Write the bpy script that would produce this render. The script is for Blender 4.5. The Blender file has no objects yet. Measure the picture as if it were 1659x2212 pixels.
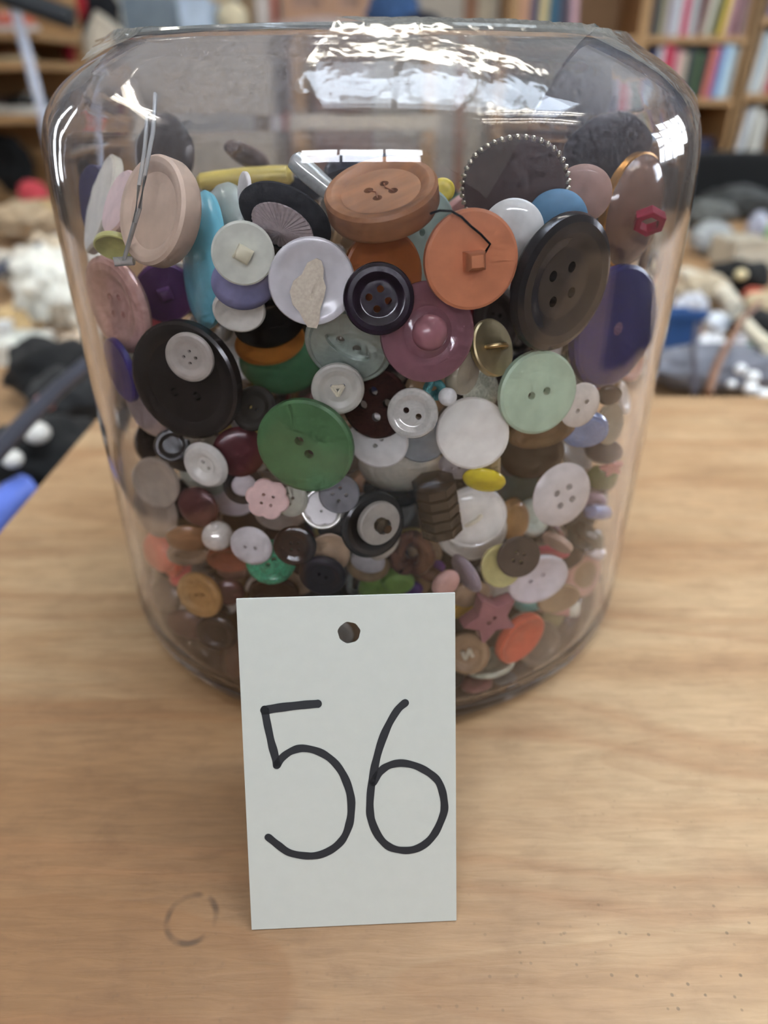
import bpy, bmesh, math, random
import numpy as np
from mathutils import Vector, Matrix, noise
from mathutils.geometry import tessellate_polygon

random.seed(7)
rng = np.random.default_rng(11)
SC = bpy.context.scene
COL = SC.collection

# ------------------------------------------------------------------ camera
PITCH = math.radians(31.0)
FPX = 1534.0
CAM = np.array([0.0034, -0.2594, 0.18])
cam_d = bpy.data.cameras.new('camera')
cam = bpy.data.objects.new('camera', cam_d)
COL.objects.link(cam)
cam.location = CAM
cam.rotation_euler = (math.pi / 2 - PITCH, 0, 0)
cam_d.sensor_fit = 'VERTICAL'
cam_d.sensor_height = 24.0
cam_d.lens = FPX / 2212.0 * 24.0
cam_d.clip_start = 0.005
cam_d.clip_end = 50
cam_d.dof.use_dof = True
cam_d.dof.focus_distance = 0.168
cam_d.dof.aperture_fstop = 5.2
SC.camera = cam

# ------------------------------------------------------------------ world, exposure
w = bpy.data.worlds.new('room_air'); SC.world = w; w.use_nodes = True
w.node_tree.nodes['Background'].inputs[0].default_value = (0.80, 0.88, 1.0, 1)
w.node_tree.nodes['Background'].inputs[1].default_value = 0.25
SC.view_settings.view_transform = 'Standard'
SC.view_settings.look = 'None'
SC.view_settings.gamma = 1
SC.view_settings.use_curve_mapping = False
SC.view_settings.exposure = 1.55
cy = SC.cycles
cy.max_bounces = 8
cy.diffuse_bounces = 3
cy.glossy_bounces = 3
cy.transmission_bounces = 7
cy.transparent_max_bounces = 10
cy.caustics_refractive = True
cy.caustics_reflective = False
cy.blur_glossy = 1.0
cy.sample_clamp_indirect = 30.0
cy.use_denoising = True
cy.use_adaptive_sampling = True
cy.adaptive_threshold = 0.08
cy.adaptive_min_samples = 16
WINDOW_POWER = 8.0      # daylight in the window panes
SKYLIGHT_POWER = 4.0
TUBE_POWER = 16.0       # fluorescent tubes

# ------------------------------------------------------------------ picture <-> place
_cp, _sp = math.cos(PITCH), math.sin(PITCH)
def ray(px, py):
    a = (px - 829.5) / FPX; b = -(py - 1106.0) / FPX
    d = np.array([a, _cp + b * _sp, -_sp + b * _cp])
    return d
def atz(px, py, z):
    d = ray(px, py); return CAM + d * ((z - CAM[2]) / d[2])
def aty(px, py, y):
    d = ray(px, py); return CAM + d * ((y - CAM[1]) / d[1])
def project(p):
    q = np.asarray(p, float) - CAM
    dep = q[1] * _cp - q[2] * _sp; up = q[1] * _sp + q[2] * _cp
    return 829.5 + FPX * q[0] / dep, 1106 - FPX * up / dep, dep

# ------------------------------------------------------------------ colours and materials
def lin(c):
    out = []
    for v in c[:3]:
        v = v / 255.0
        out.append(v / 12.92 if v <= 0.04045 else ((v + 0.055) / 1.055) ** 2.4)
    return out
_MC = {}
def nodes_of(name):
    m = bpy.data.materials.new(name); m.use_nodes = True
    nt = m.node_tree
    return m, nt, nt.nodes['Principled BSDF']
def albedo(c, k=1.0):
    return tuple(min(0.86, v * k) for v in lin(c)) + (1,)
def mat(col, rough=0.35, kind='plastic', k=1.0, vary=0.12, scale=60.0):
    key = (tuple(col), rough, kind, k, vary, scale)
    if key in _MC: return _MC[key]
    m, nt, b = nodes_of(kind + '_%d_%d_%d' % tuple(int(v) for v in col))
    base = albedo(col, k)
    tc = nt.nodes.new('ShaderNodeTexCoord')
    nz = nt.nodes.new('ShaderNodeTexNoise')
    nz.inputs['Scale'].default_value = scale
    nz.inputs['Detail'].default_value = 3
    nt.links.new(tc.outputs['Object'], nz.inputs['Vector'])
    rp = nt.nodes.new('ShaderNodeValToRGB')
    lo = tuple(v * (1 - vary) for v in base[:3]) + (1,)
    hi = tuple(min(0.9, v * (1 + vary)) for v in base[:3]) + (1,)
    rp.color_ramp.elements[0].position = 0.3; rp.color_ramp.elements[0].color = lo
    rp.color_ramp.elements[1].position = 0.7; rp.color_ramp.elements[1].color = hi
    nt.links.new(nz.outputs['Fac'], rp.inputs['Fac'])
    nt.links.new(rp.outputs['Color'], b.inputs['Base Color'])
    b.inputs['Roughness'].default_value = rough
    if kind == 'pearl':
        b.inputs['Metallic'].default_value = 0.12
        b.inputs['Coat Weight'].default_value = 0.8
        b.inputs['Coat Roughness'].default_value = 0.08
        nz.inputs['Distortion'].default_value = 2.5
    elif kind == 'metal':
        b.inputs['Metallic'].default_value = 0.9
    elif kind == 'cloth':
        b.inputs['Roughness'].default_value = 0.95
        b.inputs['Sheen Weight'].default_value = 0.03
        bp = nt.nodes.new('ShaderNodeBump'); bp.inputs['Strength'].default_value = 0.4
        bp.inputs['Distance'].default_value = 0.0005
        n2 = nt.nodes.new('ShaderNodeTexNoise'); n2.inputs['Scale'].default_value = scale * 6
        nt.links.new(tc.outputs['Object'], n2.inputs['Vector'])
        nt.links.new(n2.outputs['Fac'], bp.inputs['Height'])
        nt.links.new(bp.outputs['Normal'], b.inputs['Normal'])
    elif kind == 'wood':
        mp = nt.nodes.new('ShaderNodeMapping'); mp.inputs['Scale'].default_value = (0.15, 1, 1)
        nt.links.new(tc.outputs['Object'], mp.inputs['Vector'])
        nt.links.new(mp.outputs['Vector'], nz.inputs['Vector'])
    elif kind == 'translucent':
        b.inputs['Transmission Weight'].default_value = 0.25
        b.inputs['IOR'].default_value = 1.2
    elif kind == 'swirl':
        nz.inputs['Distortion'].default_value = 4.0
    _MC[key] = m
    return m
def emit_mat(name, col, power):
    m = bpy.data.materials.new(name); m.use_nodes = True
    nt = m.node_tree; nt.nodes.clear()
    e = nt.nodes.new('ShaderNodeEmission'); o = nt.nodes.new('ShaderNodeOutputMaterial')
    e.inputs[0].default_value = (*col, 1); e.inputs[1].default_value = power
    nt.links.new(e.outputs[0], o.inputs[0])
    return m
def thin_clear(name, tint, gloss_rough=0.06, haze=0.0, ior=1.45, bump=0.0, bscale=200):
    m = bpy.data.materials.new(name); m.use_nodes = True
    nt = m.node_tree; nt.nodes.clear()
    o = nt.nodes.new('ShaderNodeOutputMaterial')
    t = nt.nodes.new('ShaderNodeBsdfTransparent'); t.inputs[0].default_value = (*tint, 1)
    g = nt.nodes.new('ShaderNodeBsdfGlossy'); g.inputs['Roughness'].default_value = gloss_rough
    g.inputs['Color'].default_value = (1, 1, 1, 1)
    fr = nt.nodes.new('ShaderNodeFresnel'); fr.inputs['IOR'].default_value = ior
    mx = nt.nodes.new('ShaderNodeMixShader')
    nt.links.new(fr.outputs[0], mx.inputs[0]); nt.links.new(t.outputs[0], mx.inputs[1]); nt.links.new(g.outputs[0], mx.inputs[2])
    last = mx
    if haze > 0:
        d = nt.nodes.new('ShaderNodeBsdfDiffuse'); d.inputs[0].default_value = (0.8, 0.8, 0.78, 1)
        m2 = nt.nodes.new('ShaderNodeMixShader'); m2.inputs[0].default_value = haze
        nt.links.new(last.outputs[0], m2.inputs[1]); nt.links.new(d.outputs[0], m2.inputs[2]); last = m2
    if bump > 0:
        tc = nt.nodes.new('ShaderNodeTexCoord'); nz = nt.nodes.new('ShaderNodeTexNoise'); nz.inputs['Scale'].default_value = bscale
        bp = nt.nodes.new('ShaderNodeBump'); bp.inputs['Strength'].default_value = bump; bp.inputs['Distance'].default_value = 0.002
        nt.links.new(tc.outputs['Object'], nz.inputs['Vector']); nt.links.new(nz.outputs['Fac'], bp.inputs['Height'])
        nt.links.new(bp.outputs[0], g.inputs['Normal']); nt.links.new(bp.outputs[0], fr.inputs['Normal'])
    nt.links.new(last.outputs[0], o.inputs[0])
    return m

# ------------------------------------------------------------------ mesh helpers
class MB:
    def __init__(self): self.v = []; self.f = []
    def add(self, vs, fs):
        n = len(self.v); self.v += [tuple(map(float, p)) for p in vs]
        self.f += [tuple(i + n for i in q) for q in fs]
        return self
    def box(self, lo, hi, M=None):
        x0, y0, z0 = lo; x1, y1, z1 = hi
        vs = [(x0,y0,z0),(x1,y0,z0),(x1,y1,z0),(x0,y1,z0),(x0,y0,z1),(x1,y0,z1),(x1,y1,z1),(x0,y1,z1)]
        if M is not None: vs = [tuple(M @ Vector(p)) for p in vs]
        return self.add(vs, [(0,3,2,1),(4,5,6,7),(0,1,5,4),(1,2,6,5),(2,3,7,6),(3,0,4,7)])
    def lathe(self, prof, seg=40, closed=False):
        """prof: (r,z) list; r==0 ends become poles"""
        rings = []; vs = []; fs = []
        for r, z in prof:
            if r <= 1e-9:
                rings.append([len(vs)]); vs.append((0, 0, z))
            else:
                rings.append(list(range(len(vs), len(vs) + seg)))
                vs += [(r * math.cos(2*math.pi*i/seg), r * math.sin(2*math.pi*i/seg), z) for i in range(seg)]
        pairs = list(zip(rings[:-1], rings[1:]))
        if closed: pairs.append((rings[-1], rings[0]))
        for A, B in pairs:
            for i in range(seg):
                j = (i + 1) % seg
                if len(A) == 1 and len(B) == 1: continue
                if len(A) == 1: fs.append((A[0], B[i], B[j]))
                elif len(B) == 1: fs.append((A[i], B[0], A[j]))
                else: fs.append((A[i], B[i], B[j], A[j]))
        return self.add(vs, fs)
    def tube(self, pts, r, seg=8, caps=True):
        pts = [Vector(p) for p in pts]; n = len(pts)
        rr = r if hasattr(r, '__len__') else [r] * n
        vs = []; fs = []
        ref = Vector((0.3, 0.2, 0.93))
        for i, p in enumerate(pts):
            t = (pts[min(i+1, n-1)] - pts[max(i-1, 0)]).normalized()
            u = t.cross(ref)
            if u.length < 1e-4: u = t.cross(Vector((1, 0, 0)))
            u.normalize(); v = t.cross(u); ref = v.cross(t) * 0.0 + ref
            for k in range(seg):
                a = 2 * math.pi * k / seg
                vs.append(p + u * (math.cos(a) * rr[i]) + v * (math.sin(a) * rr[i]))
        for i in range(n - 1):
            for k in range(seg):
                k2 = (k + 1) % seg
                fs.append((i*seg+k, i*seg+k2, (i+1)*seg+k2, (i+1)*seg+k))
        if caps:
            fs.append(tuple(range(seg))[::-1]); fs.append(tuple((n-1)*seg+k for k in range(seg)))
        return self.add(vs, fs)
    def prism(self, poly, z0, z1):
        n = len(poly)
        vs = [(x, y, z0) for x, y in poly] + [(x, y, z1) for x, y in poly]
        fs = [tuple(range(n))[::-1], tuple(range(n, 2*n))] + [(i, (i+1) % n, n+(i+1) % n, n+i) for i in range(n)]
        return self.add(vs, fs)
    def plate(self, outer, holes, z0, z1):
        """flat plate with real holes; outer/holes are 2D loops"""
        loops = [outer] + holes
        tri = tessellate_polygon([[Vector((x, y, 0)) for x, y in lp] for lp in loops])
        flat = [p for lp in loops for p in lp]; n = len(flat)
        vs = [(x, y, z1) for x, y in flat] + [(x, y, z0) for x, y in flat]
        fs = []
        for a, b, c in tri:
            (ax, ay), (bx, by), (cx_, cy_) = flat[a], flat[b], flat[c]
            if (bx-ax)*(cy_-ay) - (by-ay)*(cx_-ax) < 0: b, c = c, b
            fs.append((a, b, c)); fs.append((c+n, b+n, a+n))
        o = 0
        for li, lp in enumerate(loops):
            m_ = len(lp)
            if li > 0 or self.side:
                for i in range(m_):
                    j = (i + 1) % m_
                    q = (o+i, o+j, o+j+n, o+i+n)
                    fs.append(q if li > 0 else q[::-1])
            o += m_
        return self.add(vs, fs)
    side = True
    def mesh(self, name, smooth=38):
        me = bpy.data.meshes.new(name); me.from_pydata(self.v, [], self.f); me.validate()
        bm = bmesh.new(); bm.from_mesh(me)
        bmesh.ops.remove_doubles(bm, verts=bm.verts, dist=1e-7)
        bmesh.ops.recalc_face_normals(bm, faces=bm.faces)
        bm.to_mesh(me); bm.free()
        if smooth:
            me.shade_smooth(); me.set_sharp_from_angle(angle=math.radians(smooth))
        return me
    def build(self, name, m, parent=None, smooth=38):
        me = self.mesh(name, smooth); me.materials.append(m)
        o = bpy.data.objects.new(name, me); COL.objects.link(o)
        if parent is not None: o.parent = parent
        return o
def tag(o, label=None, cat=None, group=None, kind=None):
    if label: o['label'] = label
    if cat: o['category'] = cat
    if group: o['group'] = group
    if kind: o['kind'] = kind
    return o
def empty(name, loc=(0, 0, 0)):
    o = bpy.data.objects.new(name, None); COL.objects.link(o); o.location = loc; o.empty_display_size = 0.01
    return o
def circ(r, n, cx=0, cy=0, ph=0):
    return [(cx + r*math.cos(ph + 2*math.pi*i/n), cy + r*math.sin(ph + 2*math.pi*i/n)) for i in range(n)]

# ================================================================== THE ROOM
FLOOR_Z, CEIL_Z = -0.78, 1.75
X0, X1, Y0, Y1 = -2.7, 2.9, -2.6, 3.35
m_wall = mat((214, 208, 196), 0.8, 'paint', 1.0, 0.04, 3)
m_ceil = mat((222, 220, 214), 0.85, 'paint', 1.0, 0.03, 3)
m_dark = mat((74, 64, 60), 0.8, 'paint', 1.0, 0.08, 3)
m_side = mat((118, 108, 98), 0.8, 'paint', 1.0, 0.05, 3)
m_floor = mat((92, 78, 66), 0.6, 'carpet', 1.0, 0.2, 20)
m_frame = mat((205, 200, 190), 0.5, 'paint', 1.0, 0.03, 8)
def struct(name, mb, m, label=None):
    o = mb.build(name, m, None, 30); tag(o, label, None, None, 'structure'); return o
struct('floor', MB().box((X0, Y0, FLOOR_Z - 0.05), (X1, Y1, FLOOR_Z)), m_floor, 'worn brown carpet floor of the shop')
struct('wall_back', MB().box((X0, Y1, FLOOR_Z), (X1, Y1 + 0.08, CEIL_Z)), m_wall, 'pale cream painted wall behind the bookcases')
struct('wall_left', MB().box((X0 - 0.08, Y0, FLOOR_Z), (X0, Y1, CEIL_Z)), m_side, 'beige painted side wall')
struct('wall_front', MB().box((X0, Y0 - 0.08, FLOOR_Z), (X1, Y0, CEIL_Z)), m_dark, 'dark brown painted wall with an added high window')
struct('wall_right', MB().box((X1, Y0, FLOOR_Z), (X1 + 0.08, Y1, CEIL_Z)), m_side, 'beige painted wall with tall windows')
struct('ceiling', MB().box((X0, Y0, CEIL_Z), (X1, Y1, CEIL_Z + 0.06)), m_ceil, 'white ceiling with a skylight and strip lights')
m_dim = emit_mat('shaded_pane', (0.80, 0.88, 1.0), WINDOW_POWER * 0.35)
m_front_fill = emit_mat('front_fill_pane', (0.90, 0.95, 1.0), WINDOW_POWER * 2.0)
m_day = emit_mat('daylight_pane', (0.82, 0.91, 1.0), WINDOW_POWER)
m_sky = emit_mat('skylight_pane', (0.74, 0.86, 1.0), SKYLIGHT_POWER)
def window(n, org, du, dv, nu, nv, inward, glow, label):
    """panes in a frame; org corner, du/dv full edge vectors, inward unit normal"""
    org, du, dv, inward = map(Vector, (org, du, dv, inward))
    root = empty('window_%d' % n, org); tag(root, label, None, None, 'structure')
    mb = MB()
    def bar(a, b, wd):
        d = (b - a); s = d.normalized().cross(inward) * wd
        q = [a - s, a + s, b + s, b - s]
        vs = [p + inward * 0.005 for p in q] + [p + inward * 0.05 for p in q]
        mb.add([p for p in vs], [(0,1,2,3),(7,6,5,4),(0,4,5,1),(1,5,6,2),(2,6,7,3),(3,7,4,0)])
    z = Vector((0, 0, 0))
    for i in range(nu + 1): bar(du * (i / nu), du * (i / nu) + dv, 0.03 if i in (0, nu) else 0.018)
    for j in range(nv + 1): bar(dv * (j / nv), dv * (j / nv) + du, 0.03 if j in (0, nv) else 0.018)
    mb.build('window_frame', m_frame, root, 20)
    for i in range(nu):
        for j in range(nv):
            a = du * (i / nu) + dv * (j / nv) + inward * 0.012
            p = MB().add([a, a + du / nu, a + du / nu + dv / nv, a + dv / nv], [(0, 1, 2, 3)])
            p.build('pane', glow, root, 0)
window(1, (X1, 0.95, 0.35), (0, 1.3, 0), (0, 0, 0.8), 4, 3, (-1, 0, 0), m_day, 'tall daylight window with white glazing bars')
window(2, (-1.1, Y0, 1.05), (1.9, 0, 0), (0, 0, 0.28), 3, 1, (0, 1, 0), m_front_fill, 'long high window added to fill light on the card')  # added window, front fill light for the card
window(3, (-0.35, -0.45, CEIL_Z), (1.9, 0, 0), (0, 0.75, 0), 4, 1, (0, 0, -1), m_sky, 'long ceiling skylight over the table')
window(4, (X0, 2.0, -0.1), (0, 0.22, 0), (0, 0, 1.45), 1, 3, (1, 0, 0), m_day, 'narrow daylight window in the side wall by the shoe rack')
m_tube = emit_mat('fluorescent_tube', (1.0, 0.96, 0.86), TUBE_POWER)
m_louver = mat((225, 224, 218), 0.4, 'paint', 1.0, 0.02, 8)
def strip_light(x, y, rot, label):
    root = empty('strip_light', (x, y, CEIL_Z)); root.rotation_euler = (0, 0, rot); tag(root, label, 'ceiling light', 'strip lights on the ceiling')
    MB().box((-0.62, -0.11, -0.03), (0.62, 0.11, 0)).build('housing', m_louver, root, 20)
    for s in (-0.05, 0.05):
        MB().tube([(-0.58, s, -0.05), (0.58, s, -0.05)], 0.013, 10).build('tube', m_tube, root)
    for s in (-0.11, 0.11):
        MB().box((-0.62, s - 0.006, -0.09), (0.62, s + 0.006, 0)).build('side_rail', m_louver, root, 20)
    sl = MB().box((-0.003, -0.104, -0.085), (0.003, 0.104, -0.068)).mesh('louver', 0); sl.materials.append(m_louver)
    for i in range(24):
        o = bpy.data.objects.new('louver', sl); COL.objects.link(o); o.parent = root; o.location = (-0.59 + i * 0.0513, 0, 0)
strip_light(0.3, 0.75, 0.0, 'louvred fluorescent strip light over the shop table')
strip_light(-1.9, 0.7, 1.57, 'louvred fluorescent strip light added on the shoe rack side to brighten the table')  # added lamp, lifts the light on the table beside the jar
strip_light(1.35, -0.35, 0.5, 'louvred fluorescent strip light set at an angle near the tall window')

# ================================================================== PLYWOOD TABLE TOP
def plywood_material():
    m, nt, b = nodes_of('plywood')
    N = nt.nodes; L = nt.links
    tc = N.new('ShaderNodeTexCoord')
    def mapping(sc, loc=(0, 0, 0), rot=(0, 0, 0)):
        q = N.new('ShaderNodeMapping'); q.inputs['Scale'].default_value = sc; q.inputs['Location'].default_value = loc; q.inputs['Rotation'].default_value = rot
        L.new(tc.outputs['Object'], q.inputs['Vector']); return q
    def nz(mp, scale, detail=4, dist=0.0, rough=0.55):
        q = N.new('ShaderNodeTexNoise'); q.inputs['Scale'].default_value = scale; q.inputs['Detail'].default_value = detail
        q.inputs['Distortion'].default_value = dist; q.inputs['Roughness'].default_value = rough
        L.new(mp.outputs[0], q.inputs['Vector']); return q
    def ramp(src, stops):
        q = N.new('ShaderNodeValToRGB'); e = q.color_ramp.elements
        while len(e) < len(stops): e.new(0.5)
        for el, (p, c) in zip(e, stops): el.position = p; el.color = c if len(c) == 4 else (*c, 1)
        L.new(src, q.inputs['Fac']); return q
    def mix(kind, fac, a, bb):
        q = N.new('ShaderNodeMix'); q.data_type = 'RGBA'; q.blend_type = kind
        if isinstance(fac, float): q.inputs[0].default_value = fac
        else: L.new(fac, q.inputs[0])
        for s, v in ((6, a), (7, bb)):
            if isinstance(v, tuple): q.inputs[s].default_value = v
            else: L.new(v, q.inputs[s])
        return q.outputs[2]
    g = (0, 0, 0, 1); wht = (1, 1, 1, 1)
    # large cathedral figure running along x
    fig = nz(mapping((1.0, 5.0, 1)), 4.2, 3, 0.8)
    base = ramp(fig.outputs['Fac'], [(0.25, albedo((140, 105, 73))), (0.42, albedo((164, 131, 96))), (0.55, albedo((174, 145, 111))), (0.66, albedo((154, 120, 87))), (0.78, albedo((172, 142, 109)))])
    # browner heartwood, partly shade beside the jar and card painted into the colour
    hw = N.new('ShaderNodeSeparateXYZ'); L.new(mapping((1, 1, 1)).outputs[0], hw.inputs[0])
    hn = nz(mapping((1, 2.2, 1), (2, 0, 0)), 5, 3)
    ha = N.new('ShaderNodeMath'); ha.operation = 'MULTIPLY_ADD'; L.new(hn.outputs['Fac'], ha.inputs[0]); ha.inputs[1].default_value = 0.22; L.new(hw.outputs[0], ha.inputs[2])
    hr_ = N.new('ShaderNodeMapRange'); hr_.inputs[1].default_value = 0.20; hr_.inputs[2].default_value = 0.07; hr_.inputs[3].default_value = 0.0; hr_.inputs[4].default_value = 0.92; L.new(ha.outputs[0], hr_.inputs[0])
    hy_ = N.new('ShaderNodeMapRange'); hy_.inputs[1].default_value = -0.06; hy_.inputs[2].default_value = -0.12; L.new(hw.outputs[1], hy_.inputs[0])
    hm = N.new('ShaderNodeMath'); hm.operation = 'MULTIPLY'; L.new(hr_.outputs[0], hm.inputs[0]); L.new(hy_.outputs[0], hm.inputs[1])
    heart_shade = mix('MIX', hm.outputs[0], base.outputs[0], albedo((126, 90, 55)))
    # growth bands
    wv = N.new('ShaderNodeTexWave'); wv.wave_type = 'BANDS'; wv.bands_direction = 'Y'
    wv.inputs['Scale'].default_value = 4.0; wv.inputs['Distortion'].default_value = 7.0; wv.inputs['Detail'].default_value = 3.0; wv.inputs['Detail Scale'].default_value = 0.9
    L.new(mapping((0.55, 1.6, 1), (0.3, 0.1, 0)).outputs[0], wv.inputs['Vector'])
    band = ramp(wv.outputs['Fac'], [(0.0, g), (0.80, g), (0.93, wht), (1.0, (0.35, 0.35, 0.35, 1))])
    f1 = N.new('ShaderNodeMath'); f1.operation = 'MULTIPLY'; L.new(band.outputs[0], f1.inputs[0]); f1.inputs[1].default_value = 0.45
    c1 = mix('MIX', f1.outputs[0], heart_shade, albedo((140, 98, 62)))
    # fine grain
    fine = nz(mapping((7.0, 60.0, 1)), 9.0, 6, 0.5)
    fr = ramp(fine.outputs['Fac'], [(0.35, (0.80, 0.78, 0.74, 1)), (0.62, wht)])
    c2 = mix('MULTIPLY', 0.8, c1, fr.outputs[0])
    # grubby blotches
    bl = nz(mapping((1, 1.6, 1), (3, 1, 0)), 14, 6)
    br = ramp(bl.outputs['Fac'], [(0.35, (0.82, 0.80, 0.76, 1)), (0.6, wht)])
    c3 = mix('MULTIPLY', 0.6, c2, br.outputs[0])
    # mottled wear
    mo = nz(mapping((1, 1.5, 1), (7, 3, 0)), 75, 5, 0.3, 0.65)
    mo_r = ramp(mo.outputs['Fac'], [(0.32, (0.84, 0.82, 0.80, 1)), (0.5, wht), (0.7, (1.06, 1.05, 1.02, 1))])
    c3 = mix('MULTIPLY', 0.75, c3, mo_r.outputs[0])
    # two arched figures of darker latewood
    def arch(px, py, ax, by, inner, edge):
        c0 = atz(px, py, 0)
        dn = nz(mapping((1, 1, 1), (px * .01, 0, 0)), 28, 3)
        off = N.new('ShaderNodeVectorMath'); off.operation = 'MULTIPLY_ADD'; L.new(dn.outputs['Color'], off.inputs[0]); off.inputs[1].default_value = (0.02, 0.008, 0); L.new(tc.outputs['Object'], off.inputs[2])
        sb = N.new('ShaderNodeVectorMath'); sb.operation = 'SUBTRACT'; L.new(off.outputs[0], sb.inputs[0]); sb.inputs[1].default_value = (float(c0[0]) + 0.01, float(c0[1]) + 0.004, 0)
        ml = N.new('ShaderNodeVectorMath'); ml.operation = 'MULTIPLY'; L.new(sb.outputs[0], ml.inputs[0]); ml.inputs[1].default_value = (1 / ax, 1 / by, 0)
        ln = N.new('ShaderNodeVectorMath'); ln.operation = 'LENGTH'; L.new(ml.outputs[0], ln.inputs[0])
        hf = N.new('ShaderNodeMath'); hf.operation = 'MULTIPLY'; L.new(ln.outputs['Value'], hf.inputs[0]); hf.inputs[1].default_value = 0.5
        return ramp(hf.outputs[0], [(0.0, (inner * .6,) * 3), (0.38, (inner,) * 3), (0.485, (edge,) * 3), (0.505, g)])
    for args in ((1760, 2130, 0.098, 0.0125, 0.10, 0.30), (60, 2150, 0.062, 0.0235, 0.22, 0.50), (330, 1900, 0.030, 0.006, 0.05, 0.22), (1640, 1640, 0.05, 0.012, 0.05, 0.22), (120, 1330, 0.11, 0.014, 0.0, 0.24)):
        c3 = mix('MIX', arch(*args).outputs[0], c3, albedo((122, 84, 48)))
    # short dark scratches along the grain
    sc = nz(mapping((9, 75, 1), (1.7, 0.4, 0)), 3.2, 3)
    sr = ramp(sc.outputs['Fac'], [(0.70, g), (0.78, wht)])
    f2 = N.new('ShaderNodeMath'); f2.operation = 'MULTIPLY'; L.new(sr.outputs[0], f2.inputs[0]); f2.inputs[1].default_value = 0.5
    c4 = mix('MIX', f2.outputs[0], c3, albedo((112, 86, 56)))
    # specks of dirt, thicker in one corner of the board
    vo = N.new('ShaderNodeTexVoronoi'); vo.inputs['Scale'].default_value = 420; L.new(mapping((1, 1, 1)).outputs[0], vo.inputs['Vector'])
    dm = nz(mapping((1, 1, 1), (5, 2, 0)), 260, 1)
    vs_ = ramp(vo.outputs['Distance'], [(0.12, wht), (0.22, g)])
    pick = ramp(vo.outputs['Color'], [(0.60, g), (0.66, wht)])
    sep = N.new('ShaderNodeSeparateXYZ'); L.new(tc.outputs['Object'], sep.inputs[0])
    mr = N.new('ShaderNodeMapRange'); mr.inputs[1].default_value = 0.0; mr.inputs[2].default_value = 0.10; mr.inputs[3].default_value = 0.12; mr.inputs[4].default_value = 0.8
    L.new(sep.outputs[0], mr.inputs[0])
    my = N.new('ShaderNodeMapRange'); my.inputs[1].default_value = -0.14; my.inputs[2].default_value = -0.17; my.inputs[3].default_value = 0.25; my.inputs[4].default_value = 1.0
    L.new(sep.outputs[1], my.inputs[0])
    pr = None
    for o_ in (vs_.outputs[0], pick.outputs[0], mr.outputs[0], my.outputs[0]):
        if pr is None: pr = o_; continue
        q = N.new('ShaderNodeMath'); q.operation = 'MULTIPLY'; L.new(pr, q.inputs[0]); L.new(o_, q.inputs[1]); pr = q.outputs[0]
    c5 = mix('MIX', pr, c4, albedo((70, 58, 40)))
    # ring left by a cup
    ring_c = atz(414, 1984, 0)
    gm = N.new('ShaderNodeVectorMath'); gm.operation = 'DISTANCE'; L.new(tc.outputs['Object'], gm.inputs[0]); gm.inputs[1].default_value = tuple(ring_c)
    rs = N.new('ShaderNodeMath'); rs.operation = 'SUBTRACT'; L.new(gm.outputs['Value'], rs.inputs[0]); rs.inputs[1].default_value = 0.0061
    rab = N.new('ShaderNodeMath'); rab.operation = 'ABSOLUTE'; L.new(rs.outputs[0], rab.inputs[0])
    rr = N.new('ShaderNodeMapRange'); rr.inputs[1].default_value = 0.0003; rr.inputs[2].default_value = 0.0011; rr.inputs[3].default_value = 1.0; rr.inputs[4].default_value = 0.0; L.new(rab.outputs[0], rr.inputs[0])
    rb = ramp(nz(mapping((1, 1, 1), (0.4, 0.2, 0)), 110, 2).outputs['Fac'], [(0.38, g), (0.55, wht)])
    q = N.new('ShaderNodeMath'); q.operation = 'MULTIPLY'; L.new(rr.outputs[0], q.inputs[0]); L.new(rb.outputs[0], q.inputs[1])
    q2 = N.new('ShaderNodeMath'); q2.operation = 'MULTIPLY'; L.new(q.outputs[0], q2.inputs[0]); q2.inputs[1].default_value = 0.85
    c6 = mix('MIX', q2.outputs[0], c5, albedo((70, 48, 26)))
    L.new(c6, b.inputs['Base Color'])
    b.inputs['Roughness'].default_value = 0.55
    bp = N.new('ShaderNodeBump'); bp.inputs['Strength'].default_value = 0.25; bp.inputs['Distance'].default_value = 0.0006
    L.new(fine.outputs['Fac'], bp.inputs['Height']); L.new(bp.outputs[0], b.inputs['Normal'])
    return m
TX0, TX1, TY0, TY1 = -0.177, 0.95, -0.30, 0.191
table = empty('plywood_table', (0.35, -0.05, FLOOR_Z)); tag(table, 'bare plywood table under the jar of buttons', 'table')
def at_root(o, root): o.parent = root; o.matrix_parent_inverse = Matrix.Translation(-Vector(root.location)); return o
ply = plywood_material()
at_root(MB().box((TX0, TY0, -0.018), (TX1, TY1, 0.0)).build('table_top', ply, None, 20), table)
m_leg = mat((150, 116, 78), 0.6, 'wood', 1, 0.2, 12)
for lx in (TX0 + 0.03, TX1 - 0.03):
    for ly in (TY0 + 0.03, TY1 - 0.03):
        at_root(MB().box((lx - 0.02, ly - 0.02, FLOOR_Z), (lx + 0.02, ly + 0.02, -0.018)).build('leg', m_leg, None, 20), table)

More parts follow.
